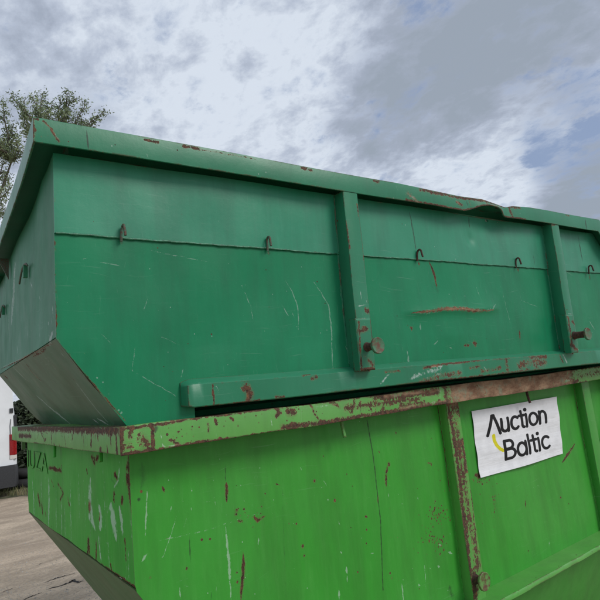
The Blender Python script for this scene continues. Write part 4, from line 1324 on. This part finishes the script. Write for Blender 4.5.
for lp in me.loops:
    uvl.data[lp.index].uv = uvs[lp.vertex_index]
for p in me.polygons:
    p.use_smooth = True
me.materials.append(mp)
ps = bpy.data.objects.new('paper_sign', me)
ps.location = org
col.objects.link(ps)
tag(ps, 'white paper sheet printed Auction Baltic stuck on the side of the bright green skip', 'sign')

# ================================================================== GROUND
gm = bpy.data.materials.new('dusty_ground')
gm.use_nodes = True
g = G(gm.node_tree)
tc = g.n('ShaderNodeTexCoord')
ob = tc.outputs['Object']
nb = g.noise(g.mapv(ob, (1, 1, 1), (0, 0, .5)), 0.45, 5, .55, .4)
nm = g.noise(g.mapv(ob, (.9, 1.9, 1), (0, 0, -.55)), 1.1, 7, .62, .6)
nf = g.noise(ob, 28, 9, .68)
ng = g.noise(ob, 160, 5, .7)
vo = g.n('ShaderNodeTexVoronoi', feature='F1', ins={'Vector': ob, 'Scale': 55.0})
c = g.mix(g.mr(nm, .36, .66), C4(.33, .26, .185), C4(.64, .51, .375))
c = g.mix(g.mr(nb, .42, .66, 0, .5), c, C4(.36, .275, .20))
c = g.mix(g.mr(nf, .42, .68, 0, .55), c, C4(.22, .175, .13))
c = g.mix(g.mr(ng, .55, .72, 0, .5), c, C4(.46, .42, .38))
c = g.mix(g.mr(vo.outputs[0], .0, .22, .35, 0.0), c, C4(.42, .39, .36))
hh = g.m('ADD', g.m('MULTIPLY', nf, .7), g.m('MULTIPLY', ng, .5))
bmp = g.n('ShaderNodeBump', ins={'Strength': .8, 'Distance': .02, 'Height': hh})
bs = g.n('ShaderNodeBsdfPrincipled', ins={'Base Color': c, 'Roughness': .92, 'Normal': bmp.outputs[0]})
out = g.n('ShaderNodeOutputMaterial')
gm.node_tree.links.new(bs.outputs[0], out.inputs[0])
xs = [-700, -200, -60, -25]+[-14+0.25*i for i in range(0, 81)]+[20, 60, 200, 700]
ysg = [-700, -200, -50, -12]+[-4+0.25*i for i in range(0, 72)]+[30, 80, 250, 700]
vs = []
for y in ysg:
    for x in xs:
        r_ = math.hypot(x, y-3)
        a = 0.012 if r_ < 20 else 0
        vs.append((x, y, -0.001-abs(a*(math.sin(1.3*x+.4*y)*math.sin(.9*y-.3*x)+.5*math.sin(3.1*x+2.3*y)))*min(1, max(0, r_-2)/3)))
nx = len(xs)
fs = [(j*nx+i, j*nx+i+1, (j+1)*nx+i+1, (j+1)*nx+i) for j in range(len(ysg)-1) for i in range(nx-1)]
mb = MB()
mb.v, mb.f = vs, fs
gr_ = mb.build('ground', gm, None, True)
tag(gr_, kind='structure')


def gpt(px, py, z=0.0):
    t = (z-CAM.z)/ray(px, py).z
    return CAM+ray(px, py)*t


# cracks in the ground: thin broken slabs lifted at their edge
M_crack = simple('dark_crack', (0.018, 0.015, 0.013), 0.95, 0, .4, 30, .3)
mb = MB()
for pts, w in (([(46, 590), (60, 586), (70, 582.5), (74, 580), (77, 583), (84, 581)], .016), ([(44, 583), (57, 578), (68, 575), (78, 572.5)], .008), ([(20, 602), (35, 595), (44, 592)], .007), ([(4, 592), (14, 588)], .006), ([(36, 566), (45, 562)], .005)):
    P3 = [gpt(x, y) for x, y in pts]
    D_ = []
    for a, b in zip(P3[:-1], P3[1:]):
        for k in range(6):
            q = a.lerp(b, k/6)
            D_.append((q.x+rng.uniform(-.012, .012), q.y+rng.uniform(-.012, .012)))
    n = len(D_)
    L_, R_ = [], []
    for i, (x, y) in enumerate(D_):
        ww = w*(0.25+0.75*math.sin(math.pi*(i+.5)/n))*rng.uniform(.4, 1.3)
        dx, dy = D_[min(i+1, n-1)][0]-D_[max(i-1, 0)][0], D_[min(i+1, n-1)][1]-D_[max(i-1, 0)][1]
        l = math.hypot(dx, dy)+1e-6
        L_.append((x-dy/l*ww, y+dx/l*ww, 0.003))
        R_.append((x+dy/l*ww, y-dx/l*ww, 0.003))
    b = len(mb.v)
    mb.v += L_+R_
    mb.f += [(b+i, b+i+1, b+n+i+1, b+n+i) for i in range(n-1)]
tag(mb.build('ground_crack', M_crack), kind='structure')
# pebbles and crumbs on the ground
M_peb = simple('pale_pebble', (.42, .39, .35), .9, 0, .4, 30, .4)
mb = MB()
for k in range(5200):
    px = rng.uniform(-60, 130)
    py = 494+rng.random()**.6*170
    p = gpt(px, py)
    if (p-CAM).length > 9 or (p.x > -0.0 and p.y > 0.0 and p.x < 3.8 and p.y < 1.9):
        continue
    s = rng.uniform(.0022, .0075) * (1.7 if rng.random() < .07 else 1)
    b = len(mb.v)
    an = rng.uniform(0, 6)
    for i in range(5):
        t = an+i*1.2566
        rr = s*rng.uniform(.7, 1.2)
        mb.v.append((p.x+rr*math.cos(t), p.y+rr*math.sin(t), -0.004))
    mb.v.append((p.x+rng.uniform(-.3, .3)*s, p.y+rng.uniform(-.3, .3)*s, s*rng.uniform(.6, 1.0)))
    mb.f += [(b+i, b+(i+1) % 5, b+5) for i in range(5)]
tag(mb.build('gravel', M_peb), kind='stuff')

# grass verge behind the yard
M_turf = simple('dry_turf', (.075, .085, .04), .95, 0, .5, 6, .8, col2=(.14, .125, .08))
va, vb = gpt(-40, 497), gpt(60, 493)
dirv = (vb-va).normalized()
nv_ = Vector((-dirv.y, dirv.x, 0))
if nv_.dot(fw) < 0:
    nv_ = -nv_
mb = MB()
c0 = gpt(8, 498)
NG = 60
vs = []
for j in range(9):
    for i in range(NG+1):
        a = -9+i*0.34
        edge = 0.18*math.sin(a*1.7)+.12*math.sin(a*4.1)
        q = c0+dirv*a+nv_*(j*0.45+(edge if j == 0 else 0))
        h = 0.0 if j == 0 else 0.05+0.02*math.sin(a*3+j)
        vs.append((q.x, q.y, h))
mb.v = vs
mb.f = [(j*(NG+1)+i, j*(NG+1)+i+1, (j+1)*(NG+1)+i+1, (j+1)*(NG+1)+i) for j in range(8) for i in range(NG)]
tag(mb.build('verge', M_turf, None, True), kind='structure')
M_grass = simple('grass_blades', (.09, .125, .035), .7, 0, .4, 3, .1, col2=(.20, .17, .09))
mb = MB()
for k in range(16000):
    a = rng.uniform(-6, 8)
    q = c0+dirv*a+nv_*(rng.random()**1.4*3.4+.05)
    h = rng.uniform(.04, .13)*(1.4 if rng.random() < .1 else 1)
    t = rng.uniform(0, 6.28)
    w = rng.uniform(.003, .007)
    b = len(mb.v)
    dx, dy = math.cos(t), math.sin(t)
    lx, ly = rng.gauss(0, .03), rng.gauss(0, .03)
    mb.v += [(q.x-dx*w, q.y-dy*w, .03), (q.x+dx*w, q.y+dy*w, .03), (q.x+dx*w*.6+lx*.5, q.y+dy*w*.6+ly*.5, .03+h*.6), (q.x+lx, q.y+ly, .04+h)]
    mb.f += [(b, b+1, b+2), (b, b+2, b+3)]
tag(mb.build('grass', M_grass), kind='stuff')

# ================================================================== VAN
M_van = simple('white_van_paint', (.74, .76, .78), .28, 0, .08, 2.5, .02)
M_blk = simple('black_plastic', (.028, .030, .034), .55, 0, .3, 40, .2)
M_red = simple('red_lens', (.30, .012, .016), .15, 0, .35, 30, .1)
M_amb = simple('clear_lens', (.62, .58, .54), .15, 0, .1, 30, .1)
M_glass = simple('dark_window_glass', (.02, .024, .028), .06, 0, .2, 2, .0)
M_tyre = simple('tyre_rubber', (.022, .022, .023), .85, 0, .3, 60, .4)
M_wheel = simple('steel_wheel', (.35, .35, .36), .4, .8, .2, 20, .1)
# rear right corner of the van stands where the photograph shows it
vc = gpt(17.5, 496)
view = Vector((ray(19, 450).x, ray(19, 450).y, 0)).normalized()
# van axes: back face looks towards the camera
vy = (view-0.02*Vector((view.y, -view.x, 0))).normalized()       # forward (away from the camera)
vx = Vector((vy.y, -vy.x, 0))                                    # to the right
vang = math.atan2(vy.y, vy.x)-math.pi/2
VW, VL, VH = 1.95, 4.9, 2.65
org = vc-vx*VW*0.5
van = empty('van', (org.x, org.y, 0), (0, 0, vang))
tag(van, 'white panel van with a dark grey rear bumper parked at the left behind the skips', 'van')
# body: section swept along y with rounded top
def vsec(y, inset, top, z0=0.42):
    w = VW/2-inset
    pts = [(-w, z0), (-w, 1.25), (-w+.05, 1.75), (-w+.12, top-.10), (-w+.24, top), (w-.24, top), (w-.12, top-.10), (w-.05, 1.75), (w, 1.25), (w, z0)]
    return [(x, y, z) for x, z in pts]


MB().sweep([vsec(0.02, .03, VH-.04), vsec(.07, .0, VH-.01), vsec(.5, 0, VH), vsec(3.3, 0, VH), vsec(3.75, .05, VH-.25)]).build('body', M_van, van, True, 40)
hood = [[(x, y, z) for x, z in ((-w, .42), (-w, zc-.12), (-w+.12, zc), (w-.12, zc), (w, zc-.12), (w, .42))] for y, w, zc in ((3.752, .92, 1.42), (4.3, .92, 1.22), (4.75, .86, 1.0), (4.9, .74, .75))]
MB().sweep(hood).build('bonnet', M_van, van, True, 40)
MB().slab(lambda u, v: ((-.82+1.64*u)*(1-.08*v), 3.765+.52*(1-v)-.03, 1.30+.62*v), 6, 4, (0, -.01, .0)).build('windscreen', M_glass, van, True)
for s in (-1, 1):
    x0, x1 = (0.012, VW/2-.06) if s > 0 else (-VW/2+.06, -0.012)
    MB().box((x0+x1)/2-.09, (x0+x1)/2+.09, -.026, -.0125, 1.02, 1.07).build('door_handle', M_blk, van) if s < 0 else None
    dr = MB().box(x0, x1, -0.012, 0.022, .52, VH-.16).build('rear_door', M_van, van)
    xr_ = VW/2-.045 if s > 0 else -VW/2+.045
    # tall narrow tail light wrapping the corner
    tl = rounded([(xr_-.085, -0.030), (xr_+.042, -0.030), (xr_+.048, .05), (xr_-.085, .03)], .02, 3)
    MB().sweep([[(x, y, z) for x, y in tl] for z in (.80, .84, 1.17, 1.20)]).build('tail_light', M_red, van, True)
    MB().sweep([[(x, y, z) for x, y in tl] for z in (.725, .795)]).build('reversing_lamp', M_amb, van, True)
    for z in (.9, 1.62):
        MB().box(xr_-.075, xr_-.01, -.034 if z > 1 else -.016, -0.0125, z, z+.09).build('door_hinge', M_blk if s > 0 and z > 1 else M_van, van)
    MB().box(xr_+.005, xr_+.049, -0.006, .05, 1.30, 1.58).build('side_vent', M_blk, van)
MB().tube([(VW/2-.10, -.02, 1.50), (VW/2-.115, -.024, 1.36), (VW/2-.11, -.024, 1.2), (VW/2-.10, -.03, 1.08)], .006, 5).build('cable', M_blk, van)
bp = rounded([(-VW/2-.02, -.10), (VW/2+.02, -.10), (VW/2+.02, .20), (-VW/2-.02, .20)], .06, 4)
MB().sweep([[(x*k, y, z) for x, y in bp] for z, k in ((.20, .97), (.24, 1), (.56, 1), (.61, .98))]).build('rear_bumper', M_blk, van, True)
MB().box(-.26, .26, -.106, -.1005, .33, .44).build('number_plate', M_amb, van)
for s in (-1, 1):
    for y in (.85, 4.05):
        xw = s*(VW/2-.12)
        n = 24
        def rg(x, r):
            return [(x, y+r*math.cos(2*math.pi*i/n), .33+r*math.sin(2*math.pi*i/n)) for i in range(n)]
        wh = MB().sweep([rg(xw-.10, .30), rg(xw-.08, .33), rg(xw+.08, .33), rg(xw+.10, .30)]).build('wheel', M_tyre, van, True)
        MB().sweep([rg(xw-.105, .20), rg(xw+.105, .20)]).build('rim', M_wheel, wh, True)
for s in (-1, 1):
    MB().box(s*(VW/2+.12)-.10, s*(VW/2+.12)+.10, 3.55, 3.62, 1.25, 1.58).build('wing_mirror', M_blk, van)

# dark scrap tyres and a low bush in the gap beside the van
def tyre(loc, rot, label):
    R_, r_ = .31, .10
    rings = []
    for k in range(28):
        a = 2*math.pi*k/28
        rings.append([((R_-r_+r_*math.cos(b)*1.0)*math.cos(a), (R_-r_+r_*math.cos(b))*math.sin(a), r_*math.sin(b)*1.0) for b in [2*math.pi*i/12 for i in range(12)]])
    rings.append(rings[0])
    o = MB().sweep(rings, True, False).build('tyre', M_tyre, None, True)
    o.location = loc
    o.rotation_euler = rot
    tag(o, label, 'tyre', 'old tyres beside the van')
    return o


tp = gpt(27, 489)
tyre((tp.x, tp.y, .14), (0, 0, 0), 'dark old tyre lying flat in the grass beside the white van')
tyre((tp.x+.03, tp.y+.02, .345), (0.05, 0.03, 1), 'dark old tyre lying on top of another beside the white van')
M_leaf_d = simple('dark_leaf', (.035, .055, .022), .6, 0, .4, 2, .1, col2=(.02, .03, .015))
M_bark = simple('grey_bark', (.16, .145, .12), .9, 0, .4, 12, .8)


def shrub(name, base, rx, ry, h, n, label):
    rt_ = empty(name, base)
    tag(rt_, label, 'bush')
    m1, m2 = MB(), MB()
    for k in range(14):
        a = rng.uniform(0, 6.28)
        e_ = (rx*.8*math.cos(a)*rng.random(), ry*.8*math.sin(a)*rng.random(), h*rng.uniform(.6, .95))
        m1.tube([(e_[0]*.1, e_[1]*.1, 0), (e_[0]*.5, e_[1]*.5, e_[2]*.5), e_], [.014, .01, .004], 5)
    for k in range(n):
        a, b, r = rng.uniform(0, 6.28), rng.uniform(-1.2, 1.57), rng.random()**.4
        cx_, cy_, cz_ = rx*r*math.cos(a)*math.cos(b), ry*r*math.sin(a)*math.cos(b), h*.5+h*.5*r*math.sin(b)
        cx_ += .08*math.sin(cz_*9+a*3)
        s = rng.uniform(.035, .07)
        d1 = Vector((rng.gauss(0, 1), rng.gauss(0, 1), rng.gauss(0, .6))).normalized()*s
        d2 = Vector((rng.gauss(0, 1), rng.gauss(0, 1), rng.gauss(0, 1))).cross(d1).normalized()*s*.45
        c = Vector((cx_, cy_, max(.03, cz_)))
        bb = len(m2.v)
        m2.v += [tuple(c-d1), tuple(c+d2), tuple(c+d1), tuple(c-d2)]
        m2.f.append((bb, bb+1, bb+2, bb+3))
    m1.build('stem', M_bark, rt_)
    m2.build('foliage', M_leaf_d, rt_)
    return rt_


bp_ = gpt(36, 487)
shrub('bush', (bp_.x+.25, bp_.y+.5, 0.0), 1.15, .9, 2.0, 26000, 'dark low bush growing in the gap to the right of the white van')

# ================================================================== TREE
M_leaf = simple('willow_leaf', (.23, .29, .15), .5, 0, .3, 1.2, .1, col2=(.12, .17, .08))
TD = 11.0


def tp3(px, py, dist=TD):
    v = ray(px, py)
    return CAM+v*(dist/v.dot(fw))


tb_ = tp3(-70, 380)
base = Vector((tb_.x, tb_.y, 0))
tree = empty('tree', base)
tag(tree, 'leafy tree with upright feathery branches behind the left end of the upper skip', 'tree')
mt, ml = MB(), MB()
fork = tp3(-45, 250)-base
trunk_top = Vector((fork.x*.5, fork.y*.5, fork.z*.62))
trunk = [(0, 0, -.1), (trunk_top.x*.25, trunk_top.y*.2, trunk_top.z*.35), (trunk_top.x*.7, trunk_top.y*.6, trunk_top.z*.7), tuple(trunk_top)]
mt.tube(trunk, [.24, .19, .16, .13], 10)


def leaves(p, d, n, spread, size):
    for _ in range(n):
        c = p+Vector((rng.gauss(0, spread), rng.gauss(0, spread), rng.gauss(0, spread)))
        s = size*rng.uniform(.6, 1.25)
        d1 = (d*.5+Vector((rng.gauss(0, 1), rng.gauss(0, 1), rng.gauss(0, .8)))).normalized()*s
        d2 = Vector((rng.gauss(0, 1), rng.gauss(0, 1), rng.gauss(0, 1))).cross(d1)
        d2 = d2.normalized()*s*.36
        b = len(ml.v)
        ml.v += [tuple(c-d1), tuple(c+d2), tuple(c+d1), tuple(c-d2)]
        ml.f.append((b, b+1, b+2, b+3))


def limb(a, b, r0_, r1_, leaf_from, lv=0):
    n = 9
    mid = a.lerp(b, .5)+Vector((rng.gauss(0, .12), rng.gauss(0, .12), -.05-.1*rng.random()))
    pts = []
    for k in range(n+1):
        t = k/n
        q = (1-t)**2*a+2*t*(1-t)*mid+t*t*b
        pts.append(q+Vector((rng.gauss(0, .02), rng.gauss(0, .02), rng.gauss(0, .02))))
    mt.tube([tuple(p) for p in pts], [r0_+(r1_-r0_)*k/n for k in range(n+1)], 6 if lv == 0 else 4)
    for k in range(1, n+1):
        t = k/n
        if t < leaf_from:
            continue
        d = (pts[k]-pts[k-1]).normalized()
        L = (b-a).length
        for _ in range(2 if lv == 0 else 0):
            tl = (0.34 if lv == 0 else .2)*(1.15-t*.75)*rng.uniform(.5, 1.1)*min(1.6, L*.5)
            out_ = (d*0.8+Vector((rng.gauss(0, .55), rng.gauss(0, .55), rng.gauss(0.15, .4)))).normalized()
            e_ = pts[k]+out_*tl*1.35
            mt.tube([tuple(pts[k]), tuple(pts[k].lerp(e_, .5)+Vector((0, 0, .02))), tuple(e_)], [.010, .007, .003], 4)
            for j in range(1, 7):
                leaves(pts[k].lerp(e_, j/6), out_, 5, .045+.03*(1-j/6), .032)
        leaves(pts[k], d, 6, .06, .032)


tips = [(2, 106), (13, 98), (24, 104), (33, 98), (43, 94), (52, 106), (66, 93.5), (73, 99), (60, 104), (85, 106), (101, 115), (95, 121), (80, 124), (22, 118), (36, 112), (50, 116), (66, 112), (28, 130), (12, 126), (3, 140), (16, 144), (8, 160),
        (6, 176), (10, 190), (2, 204), (8, 213), (-6, 230), (4, 150)]
mids = {}
hubs = [Vector(tp3(x, y, TD+dd)-base) for x, y, dd in ((-30, 215, 0), (-30, 175, .5), (12, 160, .2), (-30, 245, -.4), (48, 152, .3))]
for h_ in hubs:
    q = trunk_top
    kk = 1.0 if hubs.index(h_) in (0, 1, 3) else 0.4
    mt.tube([tuple(q), tuple(q.lerp(h_, .5)+Vector((0, 0, -.15))), tuple(h_)], [.11*kk, .075*kk, .045*kk], 7)
for (x, y) in tips:
    b = tp3(x, y, TD+rng.uniform(-.7, .7))-base
    h_ = min(hubs, key=lambda q: (q-b).length+(1.2 if q.z > b.z else 0))
    limb(h_, b, .028, .006, .30)
for k in range(46):                                  # rest of the crown, to the left of the frame
    x = rng.uniform(-190, -12)
    y = 95+abs(x+60)*.42*rng.random()+rng.random()**1.3*150
    b = tp3(x, y, TD+rng.uniform(-1.4, 1.4))-base
    h_ = min(hubs, key=lambda q: (q-b).length+(1.2 if q.z > b.z else 0)) if x > -70 else trunk_top+Vector((rng.uniform(-.1, .1), 0, .1))
    limb(h_, b, .04, .006, .35)
mt.build('trunk', M_bark, tree, True)
ml.build('crown', M_leaf, tree)
bpy.context.view_layer.update()
